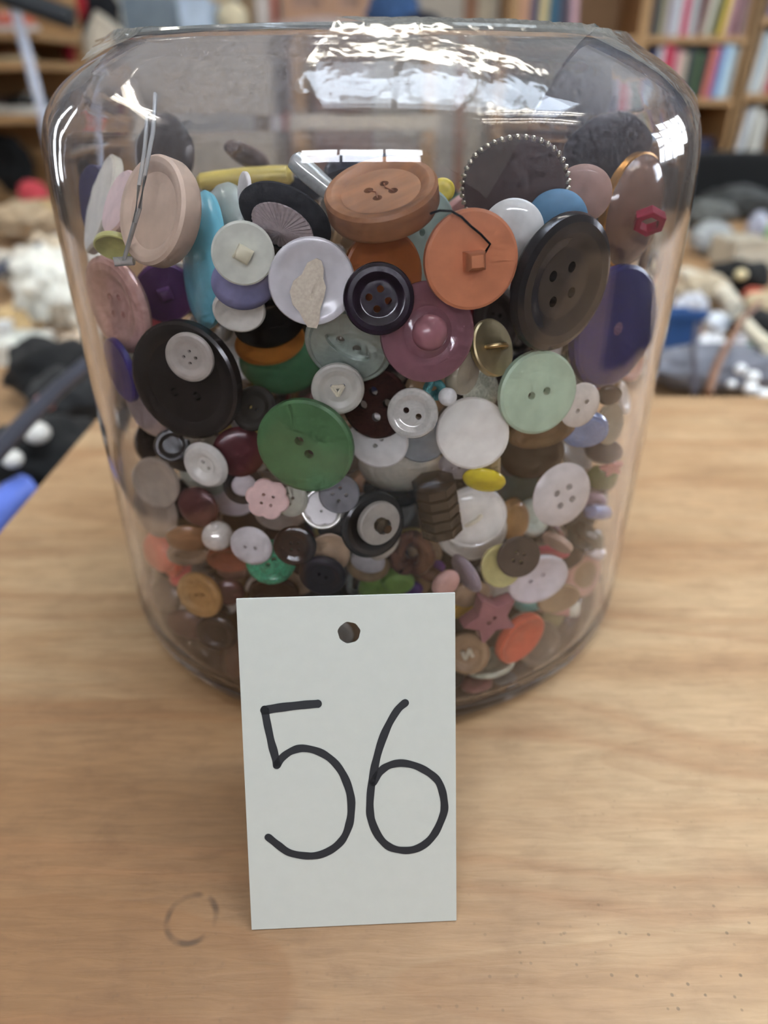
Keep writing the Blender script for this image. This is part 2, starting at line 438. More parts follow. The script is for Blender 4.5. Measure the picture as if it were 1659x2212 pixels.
def dark_coat():
    """folded black coat lying on the far end of the plywood; it shows only as a reflection in the jar"""
    bm = bmesh.new(); bmesh.ops.create_grid(bm, x_segments=60, y_segments=30, size=1)
    for v in bm.verts:
        x, y = v.co.x, v.co.y; e = max(abs(x), abs(y)) ** 8
        v.co = Vector((0.66 + x * 0.26, 0.06 + y * 0.125, 0.002 + 0.035 * (1 - e) + 0.008 * noise.noise(Vector((x * 3, y * 3, 1))) * (1 - e)))
    r = bmesh.ops.extrude_face_region(bm, geom=bm.faces[:])
    for q in r['geom']:
        if isinstance(q, bmesh.types.BMVert): q.co.z = 0.0005
    bmesh.ops.recalc_face_normals(bm, faces=bm.faces)
    me = bpy.data.meshes.new('folded_coat'); bm.to_mesh(me); bm.free(); me.shade_smooth(); me.materials.append(mat((24, 24, 30), .9, 'cloth', 1, .2, 30))
    o = bpy.data.objects.new('folded_coat', me); COL.objects.link(o)
    tag(o, 'folded black coat lying at the far end of the plywood table', 'coat')
dark_coat()

# ================================================================== THE JAR
R_O, R_I, Z_FLOOR = 0.1004, 0.0970, 0.0050
JAR_OUT = [(0.0, 0.0022), (0.05, 0.0020), (0.084, 0.0014), (0.0885, 0.0003), (0.0925, 0.0002), (0.0965, 0.0014), (0.0990, 0.0040), (0.1000, 0.0080), (0.1003, 0.0130),
           (0.1004, 0.03), (0.10045, 0.05), (0.10045, 0.07), (0.10045, 0.09), (0.10043, 0.11), (0.10039, 0.128), (0.10030, 0.140), (0.10015, 0.149), (0.09990, 0.1565), (0.09945, 0.1625), (0.0986, 0.1680), (0.0971, 0.1727), (0.0946, 0.1767), (0.0912, 0.1801), (0.0873, 0.1830), (0.0832, 0.1855), (0.0793, 0.1877), (0.0766, 0.1892), (0.0750, 0.1905)]
JAR_IN = [(0.0735, 0.1905), (0.0742, 0.1884), (0.0776, 0.1861), (0.0816, 0.1836), (0.0854, 0.1807), (0.0890, 0.1776), (0.0922, 0.1740), (0.0944, 0.1702), (0.0956, 0.1660), (0.09635, 0.1610), (0.09670, 0.1550), (0.09690, 0.1480), (0.09704, 0.1390), (0.0971, 0.127),
          (0.09714, 0.11), (0.09714, 0.09), (0.09714, 0.07), (0.09712, 0.05), (0.0971, 0.03), (0.0970, 0.0140), (0.0962, 0.0095), (0.0940, 0.0066), (0.0900, 0.0054), (0.05, 0.0050), (0.0, 0.0050)]
def smooth_prof(p, n=3):
    """Catmull-Rom through the (r,z) points"""
    out = []
    for i in range(len(p) - 1):
        a, b, c, d = p[max(i-1, 0)], p[i], p[i+1], p[min(i+2, len(p)-1)]
        if abs(c[1] - b[1]) > 0.03 or abs(c[0] - b[0]) > 0.02: out.append(b); continue
        for k in range(n):
            t = k / n
            out.append(tuple(0.5 * ((2*b[j]) + (-a[j]+c[j])*t + (2*a[j]-5*b[j]+4*c[j]-d[j])*t*t + (-a[j]+3*b[j]-3*c[j]+d[j])*t**3) for j in (0, 1)))
    out.append(p[-1]); return [(max(r, 0.0), z) for r, z in out]
def clear_plastic():
    m = bpy.data.materials.new('clear_plastic'); m.use_nodes = True
    nt = m.node_tree; nt.nodes.clear()
    o = nt.nodes.new('ShaderNodeOutputMaterial')
    g = nt.nodes.new('ShaderNodeBsdfGlass'); g.inputs['IOR'].default_value = 1.38; g.inputs['Roughness'].default_value = 0.0
    g.inputs['Color'].default_value = (0.958, 0.954, 0.968, 1)
    tc = nt.nodes.new('ShaderNodeTexCoord'); nz = nt.nodes.new('ShaderNodeTexNoise')
    mp = nt.nodes.new('ShaderNodeMapping'); mp.inputs['Scale'].default_value = (1, 1, 0.45)
    nz.inputs['Scale'].default_value = 55; nz.inputs['Detail'].default_value = 1.5
    bp = nt.nodes.new('ShaderNodeBump'); bp.inputs['Strength'].default_value = 0.06; bp.inputs['Distance'].default_value = 0.002
    nt.links.new(tc.outputs['Object'], mp.inputs[0]); nt.links.new(mp.outputs[0], nz.inputs['Vector']); nt.links.new(nz.outputs['Fac'], bp.inputs['Height'])
    nt.links.new(bp.outputs[0], g.inputs['Normal'])
    # dust and fine scuffs that have settled on the shoulder
    d = nt.nodes.new('ShaderNodeBsdfDiffuse'); d.inputs[0].default_value = (0.72, 0.74, 0.84, 1)
    sx = nt.nodes.new('ShaderNodeSeparateXYZ'); nt.links.new(tc.outputs['Object'], sx.inputs[0])
    mr = nt.nodes.new('ShaderNodeMapRange'); mr.inputs[1].default_value = 0.150; mr.inputs[2].default_value = 0.176; mr.inputs[3].default_value = 0.0; mr.inputs[4].default_value = 0.05
    nt.links.new(sx.outputs[2], mr.inputs[0])
    n2 = nt.nodes.new('ShaderNodeTexNoise'); n2.inputs['Scale'].default_value = 900; n2.inputs['Detail'].default_value = 3; nt.links.new(tc.outputs['Object'], n2.inputs['Vector'])
    m2 = nt.nodes.new('ShaderNodeMapRange'); m2.inputs[1].default_value = 0.3; m2.inputs[2].default_value = 0.75; m2.inputs[3].default_value = 0.4; m2.inputs[4].default_value = 1.9; nt.links.new(n2.outputs['Fac'], m2.inputs[0])
    mm = nt.nodes.new('ShaderNodeMath'); mm.operation = 'MULTIPLY'; nt.links.new(mr.outputs[0], mm.inputs[0]); nt.links.new(m2.outputs[0], mm.inputs[1])
    ms = nt.nodes.new('ShaderNodeMixShader'); nt.links.new(mm.outputs[0], ms.inputs[0]); nt.links.new(g.outputs[0], ms.inputs[1]); nt.links.new(d.outputs[0], ms.inputs[2])
    nt.links.new(ms.outputs[0], o.inputs[0])
    return m
jar = empty('button_jar', (0, 0, 0)); tag(jar, 'big clear plastic jar full of assorted buttons, mouth taped over', 'jar')
m_clear = clear_plastic()
jb = MB().lathe(smooth_prof(JAR_OUT) + smooth_prof(JAR_IN), 160)
body = jb.build('jar_body', m_clear, jar, 60); body['label'] = 'thick clear plastic wall and base of the jar'
m_lid = thin_clear('clear_lid', (0.93, 0.94, 0.95), 0.08, 0.10, 1.5, 0.25, 90)
MB().lathe([(0, 0.1906), (0.0752, 0.1906), (0.0756, 0.1911), (0.0752, 0.1917), (0, 0.1917)], 96).build('lid', m_lid, jar, 40)
# strips of packing tape pressed over the mouth and down the shoulder
_sh = [(r, z) for r, z in JAR_OUT if z > 0.13][::-1]
def over_jar(x, y, lift):
    rho = math.hypot(x, y)
    if rho < 0.0752: return Vector((x, y, 0.1919 + lift))
    s = rho - 0.0752; r, z = _sh[0]; nr, nz_ = 0.5, 0.85
    for (ra, za), (rb_, zb) in zip(_sh[:-1], _sh[1:]):
        L_ = math.hypot(rb_ - ra, zb - za)
        if s <= L_:
            t = s / L_; r = ra + (rb_ - ra) * t; z = za + (zb - za) * t; nr, nz_ = -(zb - za) / L_, (rb_ - ra) / L_; break
        s -= L_; r, z = rb_, zb
    k = (r + nr * (0.0007 + lift)) / rho
    return Vector((x * k, y * k, z + nz_ * (0.0007 + lift)))
m_tape = thin_clear('packing_tape', (0.95, 0.94, 0.91), 0.10, 0.03, 1.5, 0.22, 160)
def tape(ox, oy, ang, length, width, seed, layer, curl=0.0):
    ca, sa = math.cos(ang), math.sin(ang); nu, nv = 90, 24; vs = []; fs = []
    for i in range(nu + 1):
        for j in range(nv + 1):
            u = (i / nu - 0.5) * length; v = (j / nv - 0.5) * width
            u += 0.0012 * noise.noise(Vector((v * 600, seed, i // 88)))
            x = ox + u * ca - v * sa; y = oy + u * sa + v * ca
            n_ = noise.noise(Vector((x * 150, y * 150, seed))) * 0.5 + noise.noise(Vector((x * 420, y * 420, seed + 5))) * 0.3
            lift = layer * 0.00025 + max(0, n_) * 0.0007
            e = abs(i / nu - 0.5) * 2
            if curl and i / nu < 0.10: lift += curl * (1 - (i / nu) / 0.10) ** 1.5
            vs.append(over_jar(x, y, lift))
    for i in range(nu):
        for j in range(nv):
            a = i * (nv + 1) + j; fs.append((a, a + 1, a + nv + 2, a + nv + 1))
    return MB().add(vs, fs).build('tape_strip', m_tape, jar, 60)
tape(0.010, -0.030, math.radians(-3), 0.165, 0.048, 1.3, 1, 0.001)
tape(0.004, 0.012, math.radians(4), 0.168, 0.048, 4.1, 2, 0.002)
tape(0.045, -0.01, math.radians(68), 0.205, 0.048, 7.7, 3)

# ================================================================== NUMBER CARD
bl, br = np.array([-0.02945, -0.16170, 0.0]), np.array([0.02159, -0.15942, 0.0])
tl, tr = np.array([-0.03097, -0.12854, 0.07741]), np.array([0.01989, -0.12622, 0.07738])
ex = (br - bl); CW = np.linalg.norm(ex); ex /= CW
ey = ((tl - bl) + (tr - br)) / 2; ey -= ex * (ey @ ex); CH = np.linalg.norm(ey); ey /= CH
en = np.cross(ex, ey)                      # towards the camera
card_M = Matrix([[ex[0], ey[0], en[0], bl[0]], [ex[1], ey[1], en[1], bl[1]], [ex[2], ey[2], en[2], bl[2] + 0.0003], [0, 0, 0, 1]])
card = empty('number_card'); card.matrix_world = card_M
tag(card, 'white card with the handwritten number 56 standing before the jar', 'card')
def on_card(px, py):
    d = ray(px, py); t = ((bl - CAM) @ en) / (d @ en); p = CAM + d * t - bl
    return p @ ex, p @ ey
m_card = mat((175, 175, 168), 0.6, 'paper', 1.0, 0.015, 300)
hx, hy = on_card(754, 1369)
hole = [(hx + 0.00262 * (1 + 0.03 * math.sin(5*t) + 0.02 * math.sin(9*t)) * math.cos(t), hy + 0.00262 * (1 + 0.03 * math.cos(7*t)) * math.sin(t)) for t in [2*math.pi*i/40 for i in range(40)]]
MB().plate([(0, 0), (CW, 0), (CW, CH), (0, CH)], [hole[::-1]], -0.0004, 0.0).build('card_front', m_card, card, 20)
# the card is folded at the top; the back leaf props it up
fy = CH; back_y = -0.1075
tb = Matrix(card_M).inverted() @ Vector((float((bl[0]+br[0])/2), back_y, 0.0004))
bd = Vector((0, tb.y - fy, tb.z + 0.0004)); bl_len = bd.length; bd.normalize()
bn = Vector((1, 0, 0)).cross(bd)
# (the punched hole goes through both leaves)
_o = Vector((0, fy, -0.0004))
_inv = Matrix(card_M).inverted(); _c = _inv @ Vector(CAM); _h = Vector((hx, hy, 0)); _d = _h - _c
_t = (_o - _c).dot(bn) / _d.dot(bn); _q = _c + _d * _t - _o
leaf = MB(); leaf.plate([(0, 0), (CW, 0), (CW, bl_len), (0, bl_len)], [circ(0.0062, 32, _q.x, _q.dot(bd))[::-1]], -0.0002, 0.0002)
leaf.v = [tuple(_o + Vector((1, 0, 0)) * x + bd * y + bn * z) for x, y, z in leaf.v]
leaf.build('card_back_leaf', m_card, card, 20)
m_ink = mat((7, 8, 17), 0.6, 'ink', 1.0, 0.1, 400)
def stroke(px_pts, wpx, name, parent):
    """pen stroke on the card surface: smooth ribbon with round ends"""
    P = [Vector((*on_card(x, y), 0)) for x, y in px_pts]
    sp = []
    for i in range(len(P) - 1):
        a, b, c, d = P[max(i-1, 0)], P[i], P[i+1], P[min(i+2, len(P)-1)]
        for k in range(6):
            t = k / 6
            sp.append(0.5 * ((2*b) + (c-a)*t + (2*a-5*b+4*c-d)*t*t + (3*b-a-3*c+d)*t**3))
    sp.append(P[-1]); n = len(sp)
    hw0 = wpx / 2 / FPX * 0.172
    vs = []; fs = []
    for i, p in enumerate(sp):
        t = (sp[min(i+1, n-1)] - sp[max(i-1, 0)]).normalized(); s = Vector((-t.y, t.x, 0))
        hw = hw0 * (1 + 0.13 * noise.noise(Vector((i * 0.23, wpx, 3.3))))
        vs += [p + s * hw + Vector((0, 0, 0.00008)), p - s * hw + Vector((0, 0, 0.00008))]
    for i in range(n - 1): fs.append((2*i, 2*i+1, 2*i+3, 2*i+2))
    for c_, t in ((sp[0], sp[0] - sp[1]), (sp[-1], sp[-1] - sp[-2])):
        b0 = len(vs); a0 = math.atan2(t.y, t.x); vs.append(c_ + Vector((0, 0, 0.00008)))
        for k in range(9):
            a = a0 - math.pi/2 + math.pi * k / 8; vs.append(c_ + Vector((math.cos(a) * hw0, math.sin(a) * hw0, 0.00008)))
        fs += [(b0, b0+1+k, b0+2+k) for k in range(8)]
    return MB().add(vs, fs)
five = stroke([(686, 1522), (650, 1525), (600, 1531), (572, 1536)], 19, 'five', card)
five2 = stroke([(572, 1534), (577, 1562), (586, 1604), (593, 1630), (598, 1652)], 17, 'five', card)
five3 = stroke([(598, 1655), (610, 1638), (630, 1624), (655, 1618), (690, 1626), (720, 1646), (742, 1676), (756, 1714), (759, 1745), (755, 1780), (742, 1812), (720, 1834), (690, 1848), (660, 1850), (625, 1843), (600, 1826), (580, 1810)], 17, 'five', card)
for q in (five2, five3): five.add(q.v, q.f)
five.build('digit', m_ink, card, 0)['label'] = 'black pen numeral five'
six = stroke([(875, 1520), (858, 1536), (838, 1570), (822, 1610), (810, 1655), (802, 1700), (799, 1745), (803, 1775), (818, 1808), (840, 1830), (868, 1838), (895, 1836), (920, 1823), (940, 1800), (956, 1765), (960, 1742), (955, 1710), (944, 1686), (922, 1668), (895, 1655), (865, 1650), (838, 1656), (820, 1670), (806, 1692)], 17, 'six', card)
six.build('digit', m_ink, card, 0)['label'] = 'black pen numeral six'

# ================================================================== BUTTON SHAPES (unit radius, front = +z)
_BM = {}
def holes_xy(n, hd):
    if n == 2: return [(-hd, 0), (hd, 0)]
    if n == 3: return [(hd * math.cos(a), hd * math.sin(a)) for a in (0.6, 2.7, 4.7)]
    if n == 4: return [(sx * hd * 0.72, sy * hd * 0.72) for sx in (-1, 1) for sy in (-1, 1)]
    return []
SEG = 44
def unit_button(kind, holes=0, th=0.12, hr=None, hd=None):
    key = (kind, holes, th, hr, hd)
    if key in _BM: return _BM[key]
    h = th
    hr = hr if hr else (0.085 if holes == 2 else 0.08)
    hd = hd if hd else (0.17 if holes == 2 else 0.24)
    P = dict(
        flat=(0.55, h, [(0.94, h), (1.0, h * 0.65), (1.0, -h * 0.65), (0.94, -h)], -h),
        rim=(0.50, h * 0.25, [(0.56, h * 0.30), (0.66, h * 0.85), (0.74, h), (0.88, h), (0.97, h * 0.7), (1.0, h * 0.2), (1.0, -h * 0.3), (0.93, -h), (0.6, -h)], -h),
        wide=(0.55, h * 0.62, [(0.70, h * 0.64), (0.80, h * 0.96), (0.86, h), (0.95, h), (1.0, h * 0.75), (1.0, -h * 0.6), (0.95, -h), (0.6, -h)], -h),
        dish=(0.34, -h * 0.10, [(0.5, h * 0.05), (0.66, h * 0.35), (0.80, h * 0.8), (0.90, h), (0.97, h * 0.85), (1.0, h * 0.3), (0.97, -h * 0.35), (0.85, -h * 0.8), (0.5, -h)], -h),
        bowl=(0.36, -h * 0.05, [(0.44, h * 0.3), (0.56, h * 0.85), (0.70, h), (0.85, h * 0.85), (0.96, h * 0.3), (1.0, -h * 0.1), (0.95, -h * 0.6), (0.8, -h), (0.5, -h)], -h),
        soft=(0.42, h * 0.96, [(0.6, h * 0.9), (0.78, h * 0.68), (0.92, h * 0.3), (1.0, -h * 0.25), (0.97, -h * 0.7), (0.88, -h)], -h),
    )
    mb = MB()
    if kind in P:
        rp, zp, prof, zb = P[kind]
        hl = [circ(hr, 14, x, y)[::-1] for x, y in holes_xy(holes, hd)]
        mb.side = False
        if hl:
            mb.plate(circ(rp, SEG), hl, zb, zp); mb.lathe([(rp, zp)] + prof + [(rp, zb)], SEG)
        else: mb.lathe([(0, zp), (rp, zp)] + prof + [(rp, zb), (0, zb)], SEG)
    elif kind == 'dome':
        mb.lathe([(0, h), (0.25, h * 0.975), (0.45, h * 0.90), (0.65, h * 0.74), (0.82, h * 0.50), (0.94, h * 0.20), (1.0, -h * 0.15), (0.97, -h * 0.5), (0.85, -h * 0.7), (0, -h * 0.7)], SEG)
    elif kind == 'ball':
        mb.lathe([(0, 0.8)] + [(math.sin(a), 0.8 * math.cos(a)) for a in np.linspace(0.2, 2.5, 12)] + [(0, -0.7)], 32)
    elif kind == 'groove':      # domed disc with a groove round the edge
        mb.lathe([(0, h * 0.86), (0.3, h * 0.95), (0.6, h), (0.78, h * 0.86), (0.85, h * 0.55), (0.88, h * 0.62), (0.95, h * 0.5), (1.0, 0), (0.96, -h * 0.6), (0.8, -h), (0, -h)], SEG)
    elif kind == 'stepped':     # rings turned round a raised middle
        mb.lathe([(0, h * 0.5), (0.34, h * 0.5), (0.40, h * 0.20), (0.52, h * 0.1), (0.60, h * 0.45), (0.70, h * 0.55), (0.80, h * 0.42), (0.95, h * 0.5), (1.0, h * 0.3), (1.0, -h * 0.4), (0.9, -h), (0, -h)], SEG)
    elif kind == 'fisheye':
        mb.side = False
        hl = [circ(hr, 14, x, y)[::-1] for x, y in holes_xy(2, hd)]
        lens = [(0.56 * math.cos(a), 0.25 * math.sin(a) * abs(math.sin(a)) ** 0.35) for a in [2*math.pi*i/44 for i in range(44)]]
        mb.plate(lens, hl, -h, -h * 0.1)
        mb.plate(circ(0.7, SEG), [lens[::-1]], -h * 0.99, h)
        n0 = len(mb.v)
        mb.lathe([(0.7, h), (0.84, h), (0.90, h * 0.55), (0.96, h * 0.6), (1.0, h * 0.2), (0.98, -h * 0.5), (0.9, -h), (0.7, -h)], SEG)
    elif kind == 'flower':
        mb.side = True
        out = []
        for i in range(90):
            a = 2 * math.pi * i / 90
            q_ = 0.83 + 0.17 * abs(math.cos(3 * a)) ** 0.6; out.append((q_ * math.cos(a), q_ * math.sin(a)))
        hl = [circ(hr, 14, x, y)[::-1] for x, y in holes_xy(holes, hd)]
        mb.side = False
        inner = [(x * 0.93, y * 0.93) for x, y in out]
        mb.plate(inner, hl, -h, h)
        n = len(out)
        vs = [(x, y, h) for x, y in inner] + [(x, y, h * 0.6) for x, y in out] + [(x, y, -h * 0.6) for x, y in out] + [(x, y, -h) for x, y in inner]
        mb.add(vs, [(k*n+i, k*n+(i+1) % n, (k+1)*n+(i+1) % n, (k+1)*n+i) for k in range(3) for i in range(n)])
    elif kind == 'star':
        out = [((1.0 if i % 2 == 0 else 0.52) * math.cos(math.pi * i / 5), (1.0 if i % 2 == 0 else 0.52) * math.sin(math.pi * i / 5)) for i in range(10)]
        o2 = []
        for i in range(10):
            p, q, r_ = out[i - 1], out[i], out[(i + 1) % 10]
            k = 0.12 if i % 2 == 0 else 0.06
            o2 += [(q[0] + (p[0]-q[0])*k, q[1] + (p[1]-q[1])*k), (q[0] + (r_[0]-q[0])*k, q[1] + (r_[1]-q[1])*k)]
        hl = [circ(hr, 14, x, y)[::-1] for x, y in holes_xy(2, hd)]
        mb.side = False
        inner = [(x * 0.95, y * 0.95) for x, y in o2]
        mb.plate(inner, hl, -h, h); n = len(o2)
        vs = [(x, y, h) for x, y in inner] + [(x, y, h * 0.8) for x, y in o2] + [(x, y, -h * 0.8) for x, y in o2] + [(x, y, -h) for x, y in inner]
        mb.add(vs, [(k*n+i, k*n+(i+1) % n, (k+1)*n+(i+1) % n, (k+1)*n+i) for k in range(3) for i in range(n)])
    elif kind == 'ring':
        mb.lathe([(0.62, h * 0.6), (0.72, h), (0.9, h), (1.0, h * 0.5), (1.0, -h * 0.5), (0.9, -h), (0.72, -h), (0.62, -h * 0.6)], SEG, closed=True)
    elif kind == 'hexring':
        mb.lathe([(0.62, h), (0.95, h), (1.0, h * 0.85), (1.0, -h * 0.85), (0.95, -h), (0.62, -h)], 6, closed=True)
    elif kind == 'bar':         # a small bar toggle, long along x
        mb.lathe([(0, -1.0), (0.6 * h, -0.98), (0.9 * h, -0.9), (h, -0.6), (h * 1.05, 0), (h, 0.6), (0.9 * h, 0.9), (0.6 * h, 0.98), (0, 1.0)], 20)
        mb.v = [(z, y, x) for x, y, z in mb.v]
    elif kind == 'ribbed':      # barrel of stacked rings, long along x
        prof = [(0, -1.0)]
        for i in range(5):
            a = -1.0 + i * 0.4
            prof += [(0.62, a + 0.01), (0.72, a + 0.05), (0.72, a + 0.33), (0.62, a + 0.385)]
        prof += [(0, 1.0)]
        mb.lathe(prof, 8); mb.v = [(z, y, x) for x, y, z in mb.v]
    elif kind == 'knot':        # lumpy turk's-head knot
        for k in range(3):
            a0 = k * math.pi / 3
            pts = [(0.62 * math.cos(t) * math.cos(a0) - 0.30 * math.sin(t) * math.sin(a0) * 1.6, 0.62 * math.cos(t) * math.sin(a0) + 0.30 * math.sin(t) * math.cos(a0) * 1.6, 0.22 * math.sin(2*t + k)) for t in np.linspace(0, 2*math.pi, 25)]
            mb.tube(pts, 0.27, 10, False)
    elif kind == 'clover':
        for (x, y, r_, z0) in ((-0.55, -0.05, 0.34, 0.05), (0.45, 0.18, 0.52, 0.10), (0.0, -0.35, 0.55, -0.12), (-0.35, 0.45, 0.34, -0.1)):
            t = MB().lathe([(0, h * 1.2), (r_ * 0.7, h * 1.1), (r_ * 0.95, h * 0.6), (r_, 0), (r_ * 0.9, -h), (0, -h)], 28)
            mb.add([(p[0] + x, p[1] + y, p[2] + z0) for p in t.v], t.f)
    me = mb.mesh(kind + '_button_shape', 34)
    for p_ in me.polygons:
        if abs(p_.normal.z) > 0.9995: p_.use_smooth = False
    _BM[key] = me
    return me

# ================================================================== PACKING THE JAR
def rin(z):
    if z < 0.014: return R_I - 0.004 * max(0.0, (0.014 - z) / 0.009) ** 2
    if z > 0.150:
        for (ra, za), (rb_, zb) in zip(JAR_IN[:-1], JAR_IN[1:]):
            if zb <= z <= za: return rb_ + (ra - rb_) * (z - zb) / max(1e-9, za - zb)
        return 0.073
    return R_I
def refract(d, n, eta):
    c = -float(d @ n); k = 1 - eta * eta * (1 - c * c)
    if k < 0: return None
    return d * eta + n * (eta * c - math.sqrt(k))
def hit_cyl(o, d, R, far=False):
    a = d[0]**2 + d[1]**2; b = 2*(o[0]*d[0] + o[1]*d[1]); c = o[0]**2 + o[1]**2 - R*R
    q = b*b - 4*a*c
    if q < 0: return None
    return (-b + (math.sqrt(q) if far else -math.sqrt(q))) / (2*a)
IOR = 1.38
def inner_ray(px, py):
    """the sight line through a pixel after it has been bent by the jar wall"""
    for k in range(60):
        d = ray(px, py); d /= np.linalg.norm(d)
        t = hit_cyl(CAM, d, R_O)
        if t is not None:
            p = CAM + d * t
            if p[2] > 0.158:
                t2 = hit_cyl(CAM, d, rin(min(p[2], 0.188)))
                if t2 is not None: return CAM + d * t2, d
            n = np.array([p[0], p[1], 0]) / R_O
            d1 = refract(d, n, 1 / IOR)
            t1 = hit_cyl(p, d1, R_I)
            if t1 is not None:
                p1 = p + d1 * t1; n1 = np.array([p1[0], p1[1], 0]) / R_I
                d2 = refract(d1, n1, IOR)
                if d2 is not None: return p1, d2
        px += (829.5 - px) * 0.02
    raise ValueError('no way in')
placed = []     # (centre, normal, r, h, X, Y)
_ra = np.linspace(0, 2*np.pi, 16, endpoint=False)
_smp = np.array([[math.cos(a) * q, math.sin(a) * q] for q, aa in ((1.0, _ra), (0.66, _ra[::2]), (0.3, _ra[::4])) for a in aa] + [[0, 0]])
def sample(c, n, X, Y, r, h):
    ring = c + r * (_smp[:, :1] * X + _smp[:, 1:] * Y)
    return np.concatenate([ring + n * h, ring - n * h, ring[:16]])
_PC = np.zeros((0, 3)); _PN = np.zeros((0, 3)); _PR = np.zeros(0); _PH = np.zeros(0); _PS = []
def clashes(c, n, X, Y, r, h, tol=0.0003):
    if not len(_PC): return False
    near = np.where(np.linalg.norm(_PC - c, axis=1) < _PR + r + 0.003)[0]
    if not len(near): return False
    S = sample(c, n, X, Y, r, h)
    for i in near:
        q = S - _PC[i]; ax = q @ _PN[i]; rd = np.linalg.norm(q - ax[:, None] * _PN[i], axis=1)
        if ((np.abs(ax) < _PH[i] - tol) & (rd < _PR[i] - tol)).any(): return True
        q = _PS[i] - c; ax = q @ n; rd = np.linalg.norm(q - ax[:, None] * n, axis=1)
        if ((np.abs(ax) < h - tol) & (rd < r - tol)).any(): return True
    return False
def remember(c, n, X, Y, r, h):
    global _PC, _PN, _PR, _PH
    _PC = np.vstack([_PC, c]); _PN = np.vstack([_PN, n]); _PR = np.append(_PR, r); _PH = np.append(_PH, h); _PS.append(sample(c, n, X, Y, r, h))
def inside(c, n, X, Y, r, h):
    S = sample(c, n, X, Y, r, h)
    rad = np.hypot(S[:, 0], S[:, 1])
    if S[:, 2].min() < Z_FLOOR + 0.0004: return False
    if S[:, 2].max() < 0.150: return rad.max() < R_I - 0.0005
    return all(q < rin(z) - 0.0005 for q, z in zip(rad, S[:, 2]))
CAM_AX = np.array([0, _cp, -_sp]); CAM_R = np.array([1.0, 0, 0])
MISSES = []; DEBUG = False
def in_front(c, n, X, Y, r, h, eps=1.002, reach=0.06):
    """would this one hide a button that the photograph shows whole?"""
    if not len(_PC): return False
    near = np.where(np.linalg.norm(_PC - c, axis=1) < _PR + r + reach)[0]
    if not len(near): return False
    S = np.concatenate([c + r * 0.93 * (_smp[:, :1] * X + _smp[:, 1:] * Y)]); D = S - CAM
    for i in near:
        den = D @ _PN[i]; den = np.where(np.abs(den) < 1e-6, 1e-6, den)
        t = ((_PC[i] - CAM) @ _PN[i]) / den
        hit = CAM + D * t[:, None]
        if ((np.linalg.norm(hit - _PC[i], axis=1) < _PR[i] * 0.93) & (t > eps)).sum() > 2: return True
    return False
def pose(cx, cy, a, b, ang, th, spin, flip, depth, label, tries=14):
    p1, v = inner_ray(cx, cy)
    ur = CAM_R - v * (CAM_R @ v); ur /= np.linalg.norm(ur); uu = np.cross(ur, v)
    if uu[2] < 0: uu = -uu
    A = math.radians(ang); M = ur * math.cos(A) + uu * math.sin(A); mi = -ur * math.sin(A) + uu * math.cos(A)
    ct = min(1.0, max(0.06, b / a)); st = math.sqrt(1 - ct * ct)
    rad = np.array([p1[0], p1[1], 0]) / np.hypot(p1[0], p1[1])
    n1, n2 = -v * ct + mi * st, -v * ct - mi * st
    n = n1 if (n1 @ rad > n2 @ rad) != flip else n2
    n /= np.linalg.norm(n)
    X = M; Y = np.cross(n, X); Y /= np.linalg.norm(Y)
    first = None; ok = False
    for tol, eps, lim in ((0.0003, 1.002, 0.010), (0.0006, 1.004, 0.020), (0.0009, 1.006, 0.08)):
        s = depth if first is None else first[3]
        while s < (depth + 0.03 if first is None else first[3] + lim):
            c = p1 + v * s
            r = a * float((c - CAM) @ CAM_AX) / FPX; h = th * r
            if inside(c, n, X, Y, r, h):
                if first is None: first = (c, r, h, s)
                if not in_front(c, n, X, Y, r, h, eps) and not clashes(c, n, X, Y, r, h, tol): ok = True; break
            s += 0.0007
        if ok or first is None: break
    if not ok:
        if tries > 0:
            return pose(cx + (829.5 - cx) * 0.012, cy - (4 if cy > 1300 else 0), a * 0.985, max(b * 0.985, a * 0.25), ang, th, spin, flip, depth, label, tries - 1)
        MISSES.append(label)
        if first is None: c = p1 + v * (depth + 0.012); r = a * float((c - CAM) @ CAM_AX) / FPX; h = th * r
        else: c, r, h, s = first
    remember(c, n, X, Y, r, h)
    if DEBUG and s - depth > 0.011: print('DEEP %.1f mm tries %d: %s (%d,%d)' % ((s - depth) * 1000, tries, label, cx, cy))
    sp = math.radians(spin); Xs = X * math.cos(sp) + Y * math.sin(sp); Ys = -X * math.sin(sp) + Y * math.cos(sp)
    return c, n, Xs, Ys, r
def mtx(c, n, X, Y, r):
    return Matrix([[X[0]*r, Y[0]*r, n[0]*r, c[0]], [X[1]*r, Y[1]*r, n[1]*r, c[1]], [X[2]*r, Y[2]*r, n[2]*r, c[2]], [0, 0, 0, 1]])

# ------------------------------------------------------------------ small parts that sit on a button (unit button space)
def part(root, name, mb, m, label=None, smooth=40):
    o = mb.build(name, m, root, smooth)
    if label: o['label'] = label
    return o
def block_shank(root, m, h, s=0.2, tall=0.38, aspect=1.5):
    q = MB(); a, b = s * aspect * 0.6, s * 0.7
    q.add([(-a,-b,h*.6),(a,-b,h*.6),(a,b,h*.6),(-a,b,h*.6),(-a*.9,-b*.9,h+tall*.8),(a*.9,-b*.9,h+tall*.8),(a*.9,b*.9,h+tall*.8),(-a*.9,b*.9,h+tall*.8),(-a*.6,-b*.6,h+tall),(a*.6,-b*.6,h+tall),(a*.6,b*.6,h+tall),(-a*.6,b*.6,h+tall)],
          [(0,3,2,1),(0,1,5,4),(1,2,6,5),(2,3,7,6),(3,0,4,7),(4,5,9,8),(5,6,10,9),(6,7,11,10),(7,4,8,11),(8,9,10,11)])
    part(root, 'shank', q, m, None, 50)
